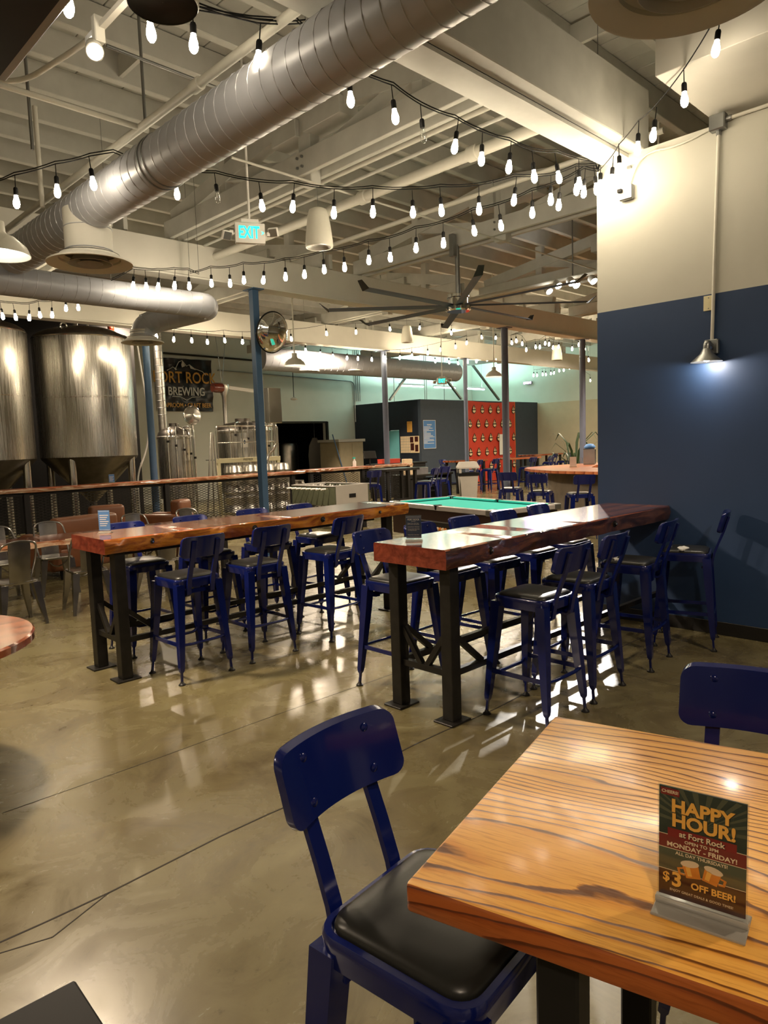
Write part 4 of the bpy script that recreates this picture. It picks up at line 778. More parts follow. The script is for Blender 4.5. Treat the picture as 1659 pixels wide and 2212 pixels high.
# ------------------------------------------------------------------ banners and posters
a, b = ony(333, 771, YB-.05), ony(461, 889, YB-.05); bw, bh = b.x-a.x, a.z-b.z; cx, cz = (a.x+b.x)/2, (a.z+b.z)/2
bn = thing('brewery_banner', 'black vinyl banner with gold and silver brewery lettering', 'banner', (cx, YB-.03, cz))
g = G(); nx, nz = 24, 14; rows = [[g.b.verts.new((-bw/2+bw*i/nx, -.03+.025*math.sin(i*1.1+j*.7)+.02*math.sin(j*1.9-i*.4), -bh/2+bh*j/nz)) for i in range(nx+1)] for j in range(nz+1)]
for j in range(nz):
    for i in range(nx): g.b.faces.new((rows[j][i], rows[j][i+1], rows[j+1][i+1], rows[j+1][i]))
g.out('sheet', 'vinyl', bn, 60)
yy = -.09
text('lettering', 'FORT ROCK', bh*.3, 'gold', bn, (0, yy, bh*.13), ext=.002, bold=.006, sx=.8); text('lettering', 'BREWING', bh*.22, 'silver', bn, (.02, yy, -bh*.13), ext=.002, bold=.006, sx=.8); text('lettering', 'TAPROOM \u2022 CRAFT BEER', bh*.115, 'gold', bn, (0, yy, -bh*.39), ext=.002, bold=.003, sx=.82)
pk = [(-.3, .26), (-.2, .33), (-.16, .30), (-.1, .43), (-.04, .46), (.03, .36), (.08, .39), (.16, .32), (.3, .27), (.36, .2)]
G().tube([(x*bw*1.05, yy, z*bh) for x, z in pk], .012, 5).out('mountain_outline', 'silver', bn); G().tube([(x*bw, yy, z*bh) for x, z in ((-.25, -.22), (-.1, -.23), (0, -.29), (.1, -.23), (.25, -.22), (.28, -.05))], .01, 5).out('shield_outline', 'silver', bn)
for q in (((-.2, .33), (-.14, .29), (-.17, .27)), ((-.04, .46), (.01, .36), (-.05, .33), (-.06, .38)), ((.08, .39), (.2, .29), (.1, .32))): G().prism([(x*bw, z*bh) for x, z in q], 0, .004, lambda x, y, z: Vector((x, yy-z, y))).out('snow_print', 'silver', bn, 0)
# red step-and-repeat backdrop
a, b = ony(1009, 865, BY-.05), ony(1111, 868, BY-.05); rb = thing('red_backdrop', 'tall red fabric backdrop printed with rows of mountain emblems', 'banner', (a.x, BY-.02, 0)); bw = b.x-a.x; bh = a.z
g = G(); nx, nz = 30, 16; rows = [[g.b.verts.new((bw*i/nx, -.03-.012*math.sin(i*.9)-.01*math.sin(j*.8+i*.3), .02+(bh-.02)*j/nz-.06*math.sin(PI*i/nx)*(j == nz))) for i in range(nx+1)] for j in range(nz+1)]
for j in range(nz):
    for i in range(nx): g.b.faces.new((rows[j][i], rows[j][i+1], rows[j+1][i+1], rows[j+1][i]))
g.out('cloth', 'red', rb, 60)
for x in (0, bw): G().box((x-.02, -.05, 0), (x+.02, -.04, bh)).out('edge_hem', 'orange', rb, 0)
pr = lambda pts, d: [[Vector((x, -.062-d, z)) for x, z in pts], [Vector((x, -.066-d, z)) for x, z in pts]]
em = G().loft(pr([(-.12, 0), (0, .2), (.12, 0), (.11, -.1), (0, -.17), (-.11, -.1)], 0)).mesh('emblem', 'inkblack', 0); es = G().loft(pr([(-.09, .01), (-.005, .16), (-.005, .01)], .004)).loft(pr([(.03, .06), (.05, .09), (.085, .01), (.03, .01)], .004)).loft(pr([(-.09, -.03), (.09, -.03), (.08, -.09), (0, -.13), (-.08, -.09)], .004)).mesh('emblem_snow', 'cream', 0)
for r_ in range(6):
    for k in range(6):
        x = .12+k*.53-(.265 if r_ % 2 else 0)+.265; z = bh-.35-r_*.56
        if .1 < x < bw-.1 and z > .2: inst('emblem', em, rb, (x, 0, z)); inst('emblem_snow', es, rb, (x, 0, z))
p = ony(1084, 960, BY-.12); t = thing('paper_sheet', 'blank white paper sheet hung on the red backdrop', 'paper', (p.x, BY-.1, p.z)); G().box((-.13, -.004, -.42), (.13, 0, .42)).out('sheet', 'paper', t, 0)
a, b = ony(913, 908, BY), ony(941, 968, BY); t = thing('rules_poster', 'light blue house rules poster on slate partition', 'poster', ((a.x+b.x)/2, BY-.012, (a.z+b.z)/2)); pw_, ph_ = b.x-a.x, a.z-b.z
s0 = G().box((-pw_/2, -.008, -ph_/2), (pw_/2, 0, ph_/2)).out('sheet', 'posterblue', t, 0); text('lettering', 'FUN RULES', ph_*.06, 'paper', s0, (0, -.009, ph_*.34), ext=.001, bold=.002, sx=.8)
for z in (-1, 1): G().box((-pw_/2, -.01, z*ph_/2-.01), (pw_/2, -.008, z*ph_/2+.01)).out('border', 'silver', s0, 0); G().box((z*pw_/2-.01, -.01, -ph_/2), (z*pw_/2+.01, -.008, ph_/2)).out('border', 'silver', s0, 0)
for k, w in enumerate((.6, .78, .45, .88, .25, .6, .62, .8, .95, .5, .88, .92, .3, .9)): G().box((-pw_*.45, -.01, ph_*(.27-k*.045)-.012), (-pw_*.45+pw_*.9*w, -.008, ph_*(.27-k*.045)+.006)).out('print_line', 'paper', s0, 0)
a, b = onx(866, 943, BX), onx(907, 978, BX); t = thing('notice_board', 'white grid calendar board with dark photos on navy partition', 'notice board', (BX-.008, 0, 0)); G().box((-.02, b.y, b.z), (0, a.y, a.z)).out('board', 'cream', t, 0)
for k in range(6): y = b.y+(a.y-b.y)*(.48+k*.09); G().box((-.022, y-.006, b.z), (-.02, y+.006, a.z)).out('grid_line', 'grey', t, 0); z = b.z+(a.z-b.z)*k/6; G().box((-.022, b.y+(a.y-b.y)*.48, z), (-.02, a.y, z+.012)).out('grid_line', 'grey', t, 0)
for u, v, w, h in ((.3, .62, .17, .33), (.05, .66, .17, .3), (.27, .15, .18, .42), (.05, .08, .16, .4)): G().box((-.026, b.y+(a.y-b.y)*u, b.z+(a.z-b.z)*v), (-.02, b.y+(a.y-b.y)*(u+w), b.z+(a.z-b.z)*(v+h))).out('photo', 'maroon', t, 0)
p = onx(885, 922, BX); tag(G().box((BX-.015, p.y-.13, p.z-.2), (BX, p.y+.13, p.z+.2), .01).out('brass_plaque', 'gold', None, 0), 'small brass plaque on navy partition above the calendar', 'plaque')
# ------------------------------------------------------------------ convex mirror on the column
t = thing('convex_mirror', 'round convex security mirror on the slate blue column', 'mirror', ony(588, 718, 8.85)); Mm = Vector((.1, -.97, -.22)).to_track_quat('Z', 'Y').to_matrix(); rr = .3
G().lathe([(rr, 0), (rr*.96, .03), (rr*.85, .07), (rr*.6, .115), (rr*.3, .14), (.001, .148)], 48, (0, 0, 0), Mm, False).out('mirror_dome', 'chrome', t, 80); G().tube([Mm @ Vector((rr*math.cos(k*PI/20), rr*math.sin(k*PI/20), 0)) for k in range(40)], .012, 8, closed=True).out('rim', 'black', t); G().cyl((0, .03, 0), (ony(553, 718, 9.05).x-t.location.x, 9.06-t.location.y, 0), .015, n=8).out('bracket', 'galv', t)
G().lathe([(rr*.97, -.002), (.001, -.01)], 40, (0, 0, 0), Mm, False).out('back_shell', 'black', t)
# ------------------------------------------------------------------ pool table
pa = math.atan2(2.34, .49)-PI/2
t = thing('pool_table', 'coin pool table with turquoise felt and pale rails', 'pool table', (7.97, 6.39, 0), pa); L2, W2 = 1.18, .62
G().box((-W2+.13, -L2+.13, .755), (W2-.13, L2-.13, .765)).out('felt_bed', 'felt', t, 0)
for s in (-1, 1):
    G().box((s*W2-.07*(s > 0), -L2, .73), (s*W2+.07*(s < 0), L2, .8), .008).out('rail', 'rail', t, 30); G().box((-W2+.07, s*L2-.07*(s > 0), .73), (W2-.07, s*L2+.07*(s < 0), .8), .008).out('rail', 'rail', t, 30)
    for a, b in ((-L2+.16, -.06), (.06, L2-.16)): x = s*(W2-.1); G().loft([[Vector((s*(W2-.07), a-.04, z)) for z in (.755, .798)]+[Vector((s*(W2-.125), a, z)) for z in (.793, .775)], [Vector((s*(W2-.07), b+.04, z)) for z in (.755, .798)]+[Vector((s*(W2-.125), b, z)) for z in (.793, .775)]]).out('cushion', 'felt', t, 0)
    y = s*(L2-.1); G().loft([[Vector((-W2+.12, s*(L2-.07), z)) for z in (.755, .798)]+[Vector((-W2+.16, s*(L2-.125), z)) for z in (.793, .775)], [Vector((W2-.12, s*(L2-.07), z)) for z in (.755, .798)]+[Vector((W2-.16, s*(L2-.125), z)) for z in (.793, .775)]]).out('cushion', 'felt', t, 0)
    for y in (-1, 0, 1):
        G().lathe([(.062, .8), (.066, .806), (.05, .804), (.045, .74), (.001, .74)], 20, (s*(W2-.075+(.035 if y == 0 else 0)), y*(L2-.075), 0), None, False).out('pocket', 'black', t)
    for y in (-1, 1): G().box((s*W2-.12*(s > 0)-.005*(s < 0), y*L2-.12*(y > 0)-.005*(y < 0), .725), (s*W2+.12*(s < 0)+.005*(s > 0), y*L2+.12*(y < 0)+.005*(y > 0), .806), .01).out('corner_casting', 'galv', t, 30)
b = G().box((-W2+.03, -L2+.03, .32), (W2-.03, L2-.03, .73), .01).out('cabinet', 'wal', t, 30)
G().box((-W2+.022, -.5, .44), (-W2+.03, .45, .56)).out('ball_window', 'blackmetal', b, 0); G().box((-W2+.018, -.5, .56), (-W2+.03, .45, .575)).box((-W2+.018, -.5, .425), (-W2+.03, .45, .44)).out('window_trim', 'galv', b, 0); G().box((-W2+.012, -.82, .58), (-W2+.03, -.6, .66), .004).out('coin_slide', 'galv', b, 30); G().lathe([(.02, 0), (.015, .01), (.001, .01)], 12, (-W2+.03, -.4, .64), Matrix.Rotation(-PI/2, 3, 'Y')).out('lock', 'gold', b)
for k in range(7): G().lathe([(.001, -.028), (.02, -.02), (.028, 0), (.02, .02), (.001, .028)], 12, (-W2+.015, -.2+k*.06, .47)).out('ball', 'cream' if k % 2 else 'amber', b)
for x in (-1, 1):
    for y in (-1, 1): G().box((x*(W2-.2)-.075, y*(L2-.25)-.075, 0), (x*(W2-.2)+.075, y*(L2-.25)+.075, .33), .01).out('leg', 'wal', t, 30)
# ------------------------------------------------------------------ foosball table
t = thing('foosball_table', 'foosball table with olive side and grey end by the kegs', 'game table', (9.3, 11.1, 0)); fx, fy = .45, .68
for s in (-1, 1): G().box((s*fx-.02, -fy, .5), (s*fx+.02, fy, .88), .004).out('side_panel', 'olive', t, 30)
e = G().box((-fx+.02, -fy-.0, .46), (fx-.02, -fy+.03, .9), .004).out('end_panel', 'grey', t, 30); G().box((-.09, -fy-.004, .64), (.09, -fy+.001, .72), .003).out('goal_slot', 'black', e, 30); G().box((-fx+.02, fy-.03, .46), (fx-.02, fy, .9), .004).out('end_panel', 'grey', t, 30)
G().box((-fx+.02, -fy+.03, .72), (fx-.02, fy-.03, .74)).out('play_field', 'olive', t, 0); G().box((-fx-.03, -fy, .88), (fx+.03, fy, .9)).out('top_rim', 'wht', t, 0).hide_render = False
for o in [x for x in t.children if x.name.startswith('top_rim')]: bpy.data.objects.remove(o)
for s in (-1, 1): G().box((s*fx-.03, -fy, .88), (s*fx+.03, fy, .895)).out('top_rim', 'rail', t, 0)
for k in range(8):
    y = -fy+.13+k*.157; r_ = G().cyl((-fx-.22, y, .84), (fx+.1, y, .84), .008, n=8).out('rod', 'chrome', t); G().cyl((-fx-.24, y, .84), (-fx-.13, y, .84), .018, n=10).out('grip', 'wht', r_)
    for q in (-.2, 0, .2): G().box((q-.012, y-.01, .77), (q+.012, y+.01, .88), .003).out('player', 'wht' if k % 2 else 'black', r_, 0)
for x in (-1, 1):
    for y in (-1, 1): G().box((x*.36-.05, y*.58-.05, 0), (x*.36+.05, y*.58+.05, .5), .004).out('leg', 'black', t, 30)
# ------------------------------------------------------------------ chairs and sofas of the lounge
def metal_chair(label, x, y, rz, group=None):
    t = thing('metal_chair', label, 'chair', (x, y, 0), rz, group)
    G().loft([[Vector((px, py, z)) for px, py in rrect(w, w, .05)] for w, z in ((.35, .43), (.36, .44), (.36, .452), (.34, .457), (.2, .448))]).out('seat', 'gun', t, 30)
    for sx in (-1, 1):
        for sy in (-1, 1): G().loft([[Vector((sx*X-w, sy*Y-w, z)), Vector((sx*X+w, sy*Y-w, z)), Vector((sx*X+w, sy*Y+w, z)), Vector((sx*X-w, sy*Y+w, z))] for X, Y, z, w in ((.15, .15, .435, .035), (.17, .17, .25, .028), (.205, .21, .02, .014), (.205, .21, 0, .016))]).out('leg', 'gun', t, 30)
    G().tube(smooth_path([(-.17, .02, .45), (-.185, -.1, .66), (-.165, -.21, .84), (0, -.235, .87), (.165, -.21, .84), (.185, -.1, .66), (.17, .02, .45)], .07, 6), .011, 8).out('back_hoop', 'gun', t)
    G().loft([[Vector((-w, y, z)), Vector((0, y-.015, z)), Vector((w, y, z)), Vector((w, y+.006, z)), Vector((0, y-.009, z)), Vector((-w, y+.006, z))] for w, y, z in ((.1, -.17, .45), (.1, -.19, .62), (.105, -.215, .8), (.1, -.22, .86))]).out('back_splat', 'gun', t, 40)
    for s in (-1, 1): G().tube([(s*.1, .155, .41), (s*.05, .158, .36), (0, .16, .345)], .01, 6).out('apron_arch', 'gun', t)
    return t
for i, (x, y, r, l) in enumerate(((2.18, 7.58, .05, 'gunmetal cafe chair with hoop back closest to the round table'), (2.93, 7.66, -.1, 'gunmetal cafe chair second along the low plank table'), (3.75, 7.6, .1, 'gunmetal cafe chair third along the low plank table'), (2.5, 8.95, PI+.1, 'gunmetal cafe chair across low plank table, at its open end'), (3.05, 8.95, PI-.1, 'gunmetal cafe chair across low plank table, second from open end'), (4.15, 8.9, PI, 'gunmetal cafe chair across low plank table behind a navy stool'), (4.95, 8.9, PI+.08, 'gunmetal cafe chair across low plank table near the brewery column'))): metal_chair(l, x, y, r)
t = thing('low_table', 'low dark live-edge plank table among the cafe chairs', 'table', (1.1, 7.98, 0)); slab('tabletop', 0, 4.2, 0, .62, .7, .76, 'redwood', 'bark', 'edgedark', t, .012)
for x in (.4, 3.8):
    for y in (.1, .52): G().box((x-.04, y-.04, 0), (x+.04, y+.04, .7), .004).out('leg', 'blackmetal', t, 30)
def sofa(label, x, y, rz, w):
    t = thing('leather_sofa', label, 'sofa', (x, y, 0), rz); G().box((-w/2, -.4, .12), (w/2, .4, .44), .05, 3).out('seat', 'brown', t, 50); G().box((-w/2, -.42, .4), (w/2, -.2, .84), .06, 3).out('backrest', 'brown', t, 50)
    for s in (-1, 1): G().box((s*w/2-.1, -.4, .12), (s*w/2+.1, .4, .6), .06, 3).out('armrest', 'brown', t, 50)
    for a in (-1, 1):
        for b in (-1, 1): G().cyl((a*(w/2-.08), b*.32, 0), (a*(w/2-.08), b*.32, .14), .025, n=8).out('foot', 'black', t)
sofa('long brown leather sofa behind the cafe chairs', 3.75, 10.2, .2, .95); sofa('brown leather armchair against the drink rail', 4.8, 11.7, -.15, .55); sofa('narrow brown leather armchair by the rail post', 5.85, 11.5, .5, .38)
# round table and black table
t = thing('round_table', 'round lacquered wood table with thick edge by the cafe chairs', 'table', (.65, 4.33, 0)); G().lathe([(.001, .69), (.64, .69), (.655, .70), (.655, .735), (.645, .745), (.001, .745)], 64).out('tabletop', 'redwood', t, 40); G().cyl((0, 0, .02), (0, 0, .69), .045, n=16).out('pedestal', 'blackmetal', t); G().lathe([(.001, .03), (.1, .03), (.3, .012), (.31, 0), (.001, 0)], 32).out('base', 'blackmetal', t)
ang = math.radians(-2)
t = thing('black_table', 'small black square-cornered table on the bare concrete', 'table', (.399, 1.237, 0), ang); G().box((-.6, -.6, .735), (0, 0, .77), .004).out('tabletop', 'black', t, 30); G().cyl((-.3, -.3, .02), (-.3, -.3, .735), .035, n=14).out('pedestal', 'blackmetal', t); G().box((-.5, -.5, 0), (-.1, -.1, .02), .005).out('base', 'blackmetal', t, 30)
# ------------------------------------------------------------------ bar, stools, tall tables, bins
poly = [(11.25, 4.2), (11.3, 6.2), (11.5, 7.2), (11.95, 8.0), (12.45, 8.5), (12.9, 8.72), (13.6, 8.7), (15.6, 8.3), (17.5, 8.0), (17.5, 7.2), (14, 7.7), (12.9, 7.2), (12.3, 6.0), (12.2, 4.2)]
t = thing('bar_counter', 'copper-coloured curved bar top on rough stone base behind navy wall', 'bar', (0, 0, 0)); G().prism(poly, 1.02, 1.07).out('counter_top', 'bartop', t, 30)
inn = [(11.75, 4.2), (11.8, 6.1), (12.0, 7.0), (12.35, 7.6), (12.8, 8.15), (13.6, 8.25), (15.6, 7.95), (17.5, 7.7), (17.5, 7.3), (14, 7.8), (12.8, 7.2), (12.2, 6.0), (12.1, 4.2)]
G().prism(inn, 0, 1.02).out('base', 'barface', t, 30)
for i, (x, y, r, l) in enumerate(((11.05, 7.85, -1.2, 'navy stool at the rounded nose of the copper bar, folded cloth behind'), (10.6, 6.9, -1.25, 'navy stool second from the nose of the copper bar'), (10.45, 6.05, -.75, 'navy stool at the copper bar with its backrest square to the hall'), (10.75, 5.55, -1.0, 'navy stool at copper bar half hidden by the navy wall end'))): stool(l, (x, y, 0), r, None, False)
p = onz(1238, 1009, 1.07); menu_card('white menu card stand on the copper bar', (p.x, p.y, 1.07), math.radians(-45), .14, .2, 'paper', True)
p = onz(1256, 1003, 1.07); t = thing('drinking_glass', 'clear glass standing on the copper bar', 'glass', (p.x, p.y, 1.07)); G().lathe([(.035, 0), (.045, .15), (.042, .15), (.032, .008), (.001, .008)], 20).out('tumbler', 'glass', t, 60)
p = onz(1274, 1003, 1.07); t = thing('bar_caddy', 'metal bar caddy with blue cloth on the copper bar', 'caddy', (p.x, p.y, 1.07), .4); G().box((-.15, -.12, 0), (.15, .12, .02)).box((-.15, -.12, 0), (-.13, .12, .35)).box((.13, -.12, 0), (.15, .12, .35)).box((-.15, -.12, .33), (.15, .12, .35)).out('frame', 'galv', t, 0); G().lathe([(.1, 0), (.13, .04), (.08, .1), (.001, .11)], 9, (0, 0, .35)).out('cloth', 'posterblue', t, 80)
t = thing('potted_plant', 'dark spiky potted plant behind the bar by grey column', 'plant', (16.6, 9.75, 0)); G().lathe([(.16, 0), (.22, .5), (.2, .5), (.001, .45)], 20).out('pot', 'blackmetal', t)
for k in range(16):
    a = k*2.4; L_ = random.uniform(.5, .85); e = Vector((math.cos(a), math.sin(a), 0)); n_ = Vector((-e.y, e.x, 0)); G().loft([[Vector((0, 0, z0))+e*d-n_*w, Vector((0, 0, z0))+e*d+n_*w, Vector((0, 0, z0+.006))+e*d] for d, z0, w in ((.02, .45, .012), (L_*.4, .45+1.1*(.6+.4*(k % 3)/2), .035), (L_*.8, .5+1.3*(.6+.4*(k % 3)/2), .03), (L_, .4+1.2*(.6+.4*(k % 3)/2), .004))]).out('leaf', 'plant', t, 60)
def far_table(label, x, y, w, d, rz, top='redwood', h=1.06):
    t = thing('tall_table', label, 'table', (x, y, 0), rz); G().box((-w/2, -d/2, h-.06), (w/2, d/2, h), .006).out('tabletop', top, t, 30)
    for a in (-1, 1):
        for b in (-1, 1): G().box((a*(w/2-.1)-.035, b*(d/2-.08)-.035, 0), (a*(w/2-.1)+.035, b*(d/2-.08)+.035, h-.06)).out('leg', 'blackmetal', t, 0)
    G().bar((-w/2+.1, 0, .3), (w/2-.1, 0, .3), .05, .05).out('stretcher', 'blackmetal', t, 0); return t
far_table('tall wooden table before the red backdrop, trash bin side', 17.9, 14.5, 1.3, .7, -.2); far_table('tall wooden table before the red backdrop, grey column side', 20.0, 13.9, 1.6, .7, -.1); far_table('tall wooden table against the block wall corner', 24.0, 15.6, 2.0, .8, 0)
for i, (x, y, r, l) in enumerate(((17.4, 13.8, .2, 'navy stool first before the red backdrop table'), (18.2, 13.75, 0, 'navy stool second before the red backdrop table'), (17.9, 15.2, PI, 'navy stool between red backdrop and its table'), (19.5, 13.2, -.1, 'navy stool drawn up beside the grey column'), (20.4, 13.15, .1, 'navy stool further along the column side table'), (23.5, 14.9, 0, 'navy stool before the block wall table, banner end'), (24.5, 14.9, .1, 'navy stool before the block wall table, outer end'))): stool(l, (x, y, 0), r, None, False)
t = thing('trash_bin', 'grey square trash bin with hooded lid and bag', 'bin', (15.35, 12.35, 0), -.75); sq = lambda w, z: [Vector((a*w, b*w, z)) for a, b in ((-1, -1), (1, -1), (1, 1), (-1, 1))]
G().loft([sq(.2, 0), sq(.25, .72)]).out('body', 'grey', t, 0); G().loft([sq(.27, .72), sq(.275, .8), sq(.255, .8)]).out('bag', 'black', t, 0); G().loft([sq(.29, .92), sq(.29, .96), sq(.22, 1.1)]).out('lid', 'grey', t, 0)
for a, b in ((-1, -1), (1, 1), (-1, 1)): G().box((a*.24-.03, b*.24-.03, .78), (a*.24+.03, b*.24+.03, .93)).out('lid_post', 'grey', t, 0)
t = thing('work_table', 'low black work table between trash bin and drink rail', 'table', (14.2, 13.0, 0), -.05); G().box((-.85, -.35, .78), (.85, .35, .83), .005).out('tabletop', 'darksteel', t, 30); G().box((-.75, -.3, .0), (-.1, .3, .7), .005).out('drawer_unit', 'blackmetal', t, 30); G().box((.3, -.3, 0), (.75, .3, .7), .005).out('drawer_unit', 'blackmetal', t, 30)
G().box((-.1, -.28, .35), (.3, .28, .38)).out('shelf', 'blackmetal', t, 0)
for x in (-.8, .8): G().box((x-.03, -.3, 0), (x+.03, .3, .78)).out('leg', 'blackmetal', t, 0)
p = (14.05, 12.95); t = thing('foil_tray', 'silver foil box with open flap on the work table', 'box', (p[0], p[1], .83), -.7); G().box((-.2, -.14, 0), (.2, .14, .18), .004).out('carton', 'keg', t, 30); G().box((-.19, -.13, .18), (.19, .13, .185)).out('lid_flap', 'blackmetal', t, 0)
t = thing('cream_carton', 'small cream carton with dark strap on the work table', 'box', (13.6, 13.0, .83), -.6); G().box((-.12, -.12, 0), (.12, .12, .42), .006).out('carton', 'cream', t, 30); G().box((-.124, -.124, .25), (.124, .124, .29)).out('strap', 'black', t, 0)
t = thing('sideboard', 'tall black sideboard against the slate partition', 'cabinet', (15.9, 15.6, 0), -.1); G().box((-.95, -.25, 0), (.95, .25, 1.02), .006).out('carcass', 'blackmetal', t, 30); G().box((-1.0, -.28, 1.02), (1.0, .28, 1.06), .005).out('top_board', 'darksteel', t, 30)
for s in (-1, 1): d = G().box((s*.48-.44, -.262, .06), (s*.48+.44, -.25, .97), .003).out('door', 'blackmetal', t, 30); G().box((s*.1-.01, -.28, .5), (s*.1+.01, -.262, .62)).out('handle', 'galv', d, 0)
t = thing('red_carton', 'flat red carton on the black sideboard', 'box', (15.5, 15.6, 1.06), -.1); G().box((-.36, -.12, 0), (.36, .12, .13), .004).out('carton', 'red', t, 30); G().box((-.365, -.125, .11), (.365, .125, .135)).out('lid', 'red', t, 0)
far_table('slim black table joined to the end of the shorter drink rail', 12.1, 12.0, 1.2, .6, .05, 'darksteel', 1.08)
for x, y, r, l in ((11.2, 11.9, -.4, 'navy stool between foosball table and drink rail'), (12.35, 11.2, .2, 'navy stool before the slim black rail table'), (13.2, 11.55, -.2, 'navy stool at the trash bin end of rail table')): stool(l, (x, y, 0), r, None, False)
p = Vector((12.0, 12.75, 1.15)); t = thing('order_terminal', 'black tilted order terminal on the shorter drink rail', 'terminal', p, -.5); G().box((-.1, -.1, 0), (.1, .1, .02), .004).out('base', 'black', t, 30); G().cyl((0, 0, .02), (0, .02, .2), .02, n=8).out('stem', 'black', t); G().box((-.16, -.02, -.11), (.16, .0, .11), .006, 1, Matrix.Translation((0, 0, .26)) @ Matrix.Rotation(-.6, 4, 'X')).out('screen', 'blackmetal', t, 30)
t = thing('spray_bottle', 'white spray bottle with green trigger on drink rail', 'bottle', (ony(766, 1008, 12.75).x, 12.75, 1.15)); G().lathe([(.001, 0), (.04, 0), (.042, .12), (.015, .16), (.015, .19)], 16).out('bottle', 'wht', t, 50); G().box((-.05, -.012, .19), (.03, .012, .225), .004).out('trigger_head', 'felt', t, 30)
# shed, door contents, leaning pole
a, b = ony(732, 955, 19.6), ony(784, 950, 19.6); t = thing('storage_shed', 'resin storage shed with grey lid and pale green siding', 'shed', (a.x, 19.6, 0)); w_ = b.x-a.x; h_ = a.z
G().box((0, 0, 0), (w_, 1.1, h_), .01).out('body', 'shed', t, 30); G().prism([(-.06, -.06), (w_+.06, -.06), (w_+.06, 1.16), (-.06, 1.16)], h_, h_+.1).out('roof', 'grey', t, 0)
for s in (0, 1): d = G().box((w_*.5*s+.03, -.02, .08), (w_*.5*(s+1)-.03, 0, h_-.06), .006).out('door', 'shed', t, 30); G().box((w_*.5-.06+.1*s, -.035, h_*.35), (w_*.5-.03+.1*s, -.02, h_*.5)).out('handle', 'black', d, 0)
for k in range(7): G().box((w_, .04, h_*.45+k*h_*.075), (w_+.02, 1.06, h_*.45+k*h_*.075+h_*.065)).out('siding_board', 'shedg', t, 0)
G().box((w_, .04, .05), (w_+.012, 1.06, h_*.44)).out('siding_panel', 'shedg', t, 0)
p, q = ony(722, 938, 19.4), ony(738, 1005, 19.4); t = thing('leaning_pole', 'dark broom handle leaning beside the storage shed', 'broom', (0, 0, 0)); G().cyl((p.x, 19.5, p.z), (q.x+.2, 19.3, .1), .02, n=8).out('handle', 'column', t); G().box((q.x+.05, 19.22, 0), (q.x+.35, 19.38, .12), .01).out('brush', 'black', t, 30)
a = ony(622, 950, YB+1.2); t = thing('dark_vessel', 'dark steel vessel standing inside the unlit store room', 'tank', (a.x, YB+1.4, 0)); G().lathe([(.5, .2), (.5, 1.7), (.46, 1.8), (.001, 1.85)], 32).out('shell', 'darkcone', t, 40)
for k in range(3): A = k*2.1; G().cyl((.4*math.cos(A), .4*math.sin(A), 0), (.4*math.cos(A), .4*math.sin(A), .25), .04, n=8).out('leg', 'darkcone', t)
a = ony(680, 965, YB+1.5); t = thing('hanging_apron', 'pale apron hanging inside the unlit store room', 'apron', (a.x, YB+1.5, 0)); G().loft([[Vector((-w, -.02, z)), Vector((w, -.02, z)), Vector((w*.9, .03, z)), Vector((-w*.9, .03, z))] for w, z in ((.34, .75), (.36, 1.3), (.3, 1.7), (.1, 2.0))]).out('cloth', 'grey', t, 50); G().cyl((0, 0, 1.98), (0, 0, 3.9), .01, n=6).out('hook_line', 'galv', t)
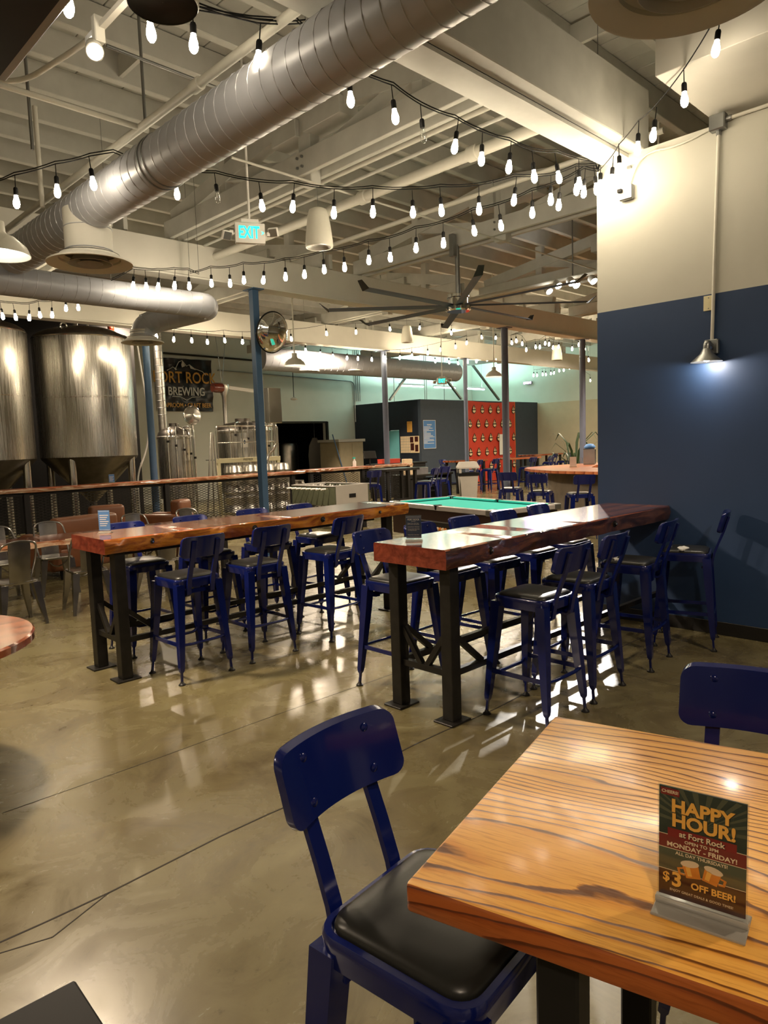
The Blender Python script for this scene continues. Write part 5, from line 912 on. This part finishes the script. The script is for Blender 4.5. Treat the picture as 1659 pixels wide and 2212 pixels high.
# small hanging and wall devices
a, b = ony(632, 800, 19.0), ony(632, 861, 19.0); t = thing('drop_outlet', 'white cord reel outlet hanging above the store room opening', 'outlet', (a.x, 19.0, b.z)); G().cyl((0, 0, .02), (0, 0, 5.66-b.z), .012, n=6).out('cord', 'black', t); G().lathe([(.001, -.05), (.1, -.04), (.12, 0), (.06, .04), (.001, .05)], 20).out('reel', 'wht', t)
p = onx(1139, 827, XR-.15); t = thing('purple_floodlight', 'small purple floodlight mounted on the block wall', 'lamp', (XR, p.y, p.z)); G().box((-.14, -.2, -.05), (-.06, .2, .05), .008).out('housing', 'blackmetal', t, 30); G().box((-.145, -.19, -.04), (-.14, .19, .04)).out('lens', 'purple', t, 0); G().box((-.06, -.03, -.03), (0, .03, .03)).out('arm', 'blackmetal', t, 0)
t = thing('brew_hose', 'white brewing hose looped beside the brewery column', 'hose', (0, 0, 0)); G().tube(smooth_path([ony(297, 748, 13.6), ony(322, 905, 13.6), ony(318, 975, 13.6), ony(296, 1020, 13.6), Vector((ony(296, 1020, 13.6).x, 13.6, 0))], .3), .018, 8).out('hose', 'wht', t); G().cyl(ony(297, 748, 13.6), Vector((ony(297, 748, 13.6).x, 13.6, 5.66)), .012, n=6).out('hanger', 'galv', t)
# ------------------------------------------------------------------ unseen dome lamps added to brighten the hall
for x, y, pw_, l in ((-1.7, -1.7, 230, 'by the entrance'), (3.7, -.9, 190, 'beside the ash table'), (-2.5, 6, 350, 'beside the lounge'), (7.4, 15.9, 700, 'over the brew kettles'), (13.5, 16, 900, 'before the partition room'), (20.6, 10.6, 900, 'over the tall tables'), (22.5, 8, 700, 'by the block wall'), (15.5, 6, 600, 'behind the bar'), (8.6, 3.9, 420, 'behind the navy wall end')):
    dome_lamp('added out-of-view dome lamp for fill high over the hall %s' % l, Vector((x, y, 4.75 if y > 10 else 3.9)), 5.66, pw_)
p = onz(1240, 620, 4.25); lamp('track_beam', 'SPOT', p+Vector((-.12, -.08, -.08)), 2200, K(5000), .05, (4.3, 2.75, 0), 20, .45)
for i, x in enumerate((20.6, 22.6, 24.6)):
    t = thing('tube_light', ('mint tube light over the partition room, calendar end', 'mint tube light over the middle of the partition room', 'mint tube light over the partition room, block wall end')[i], 'lamp', (x, 19.3, 3.9)); G().box((-.7, -.06, .03), (.7, .06, .09), .01).out('housing', 'wht', t, 30); G().cyl((-.66, 0, 0), (.66, 0, 0), .028, n=12).out('tube', 'mint', t)
    for s in (-.5, .5): G().cyl((s, 0, .08), (s, 0, 1.76), .006, n=6).out('hanger', 'galv', t)
    lamp('tube_glow', 'AREA', (0, 0, .1), 120, (.6, 1, .92), 1.0, None, parent=t).rotation_euler = (PI, 0, 0)
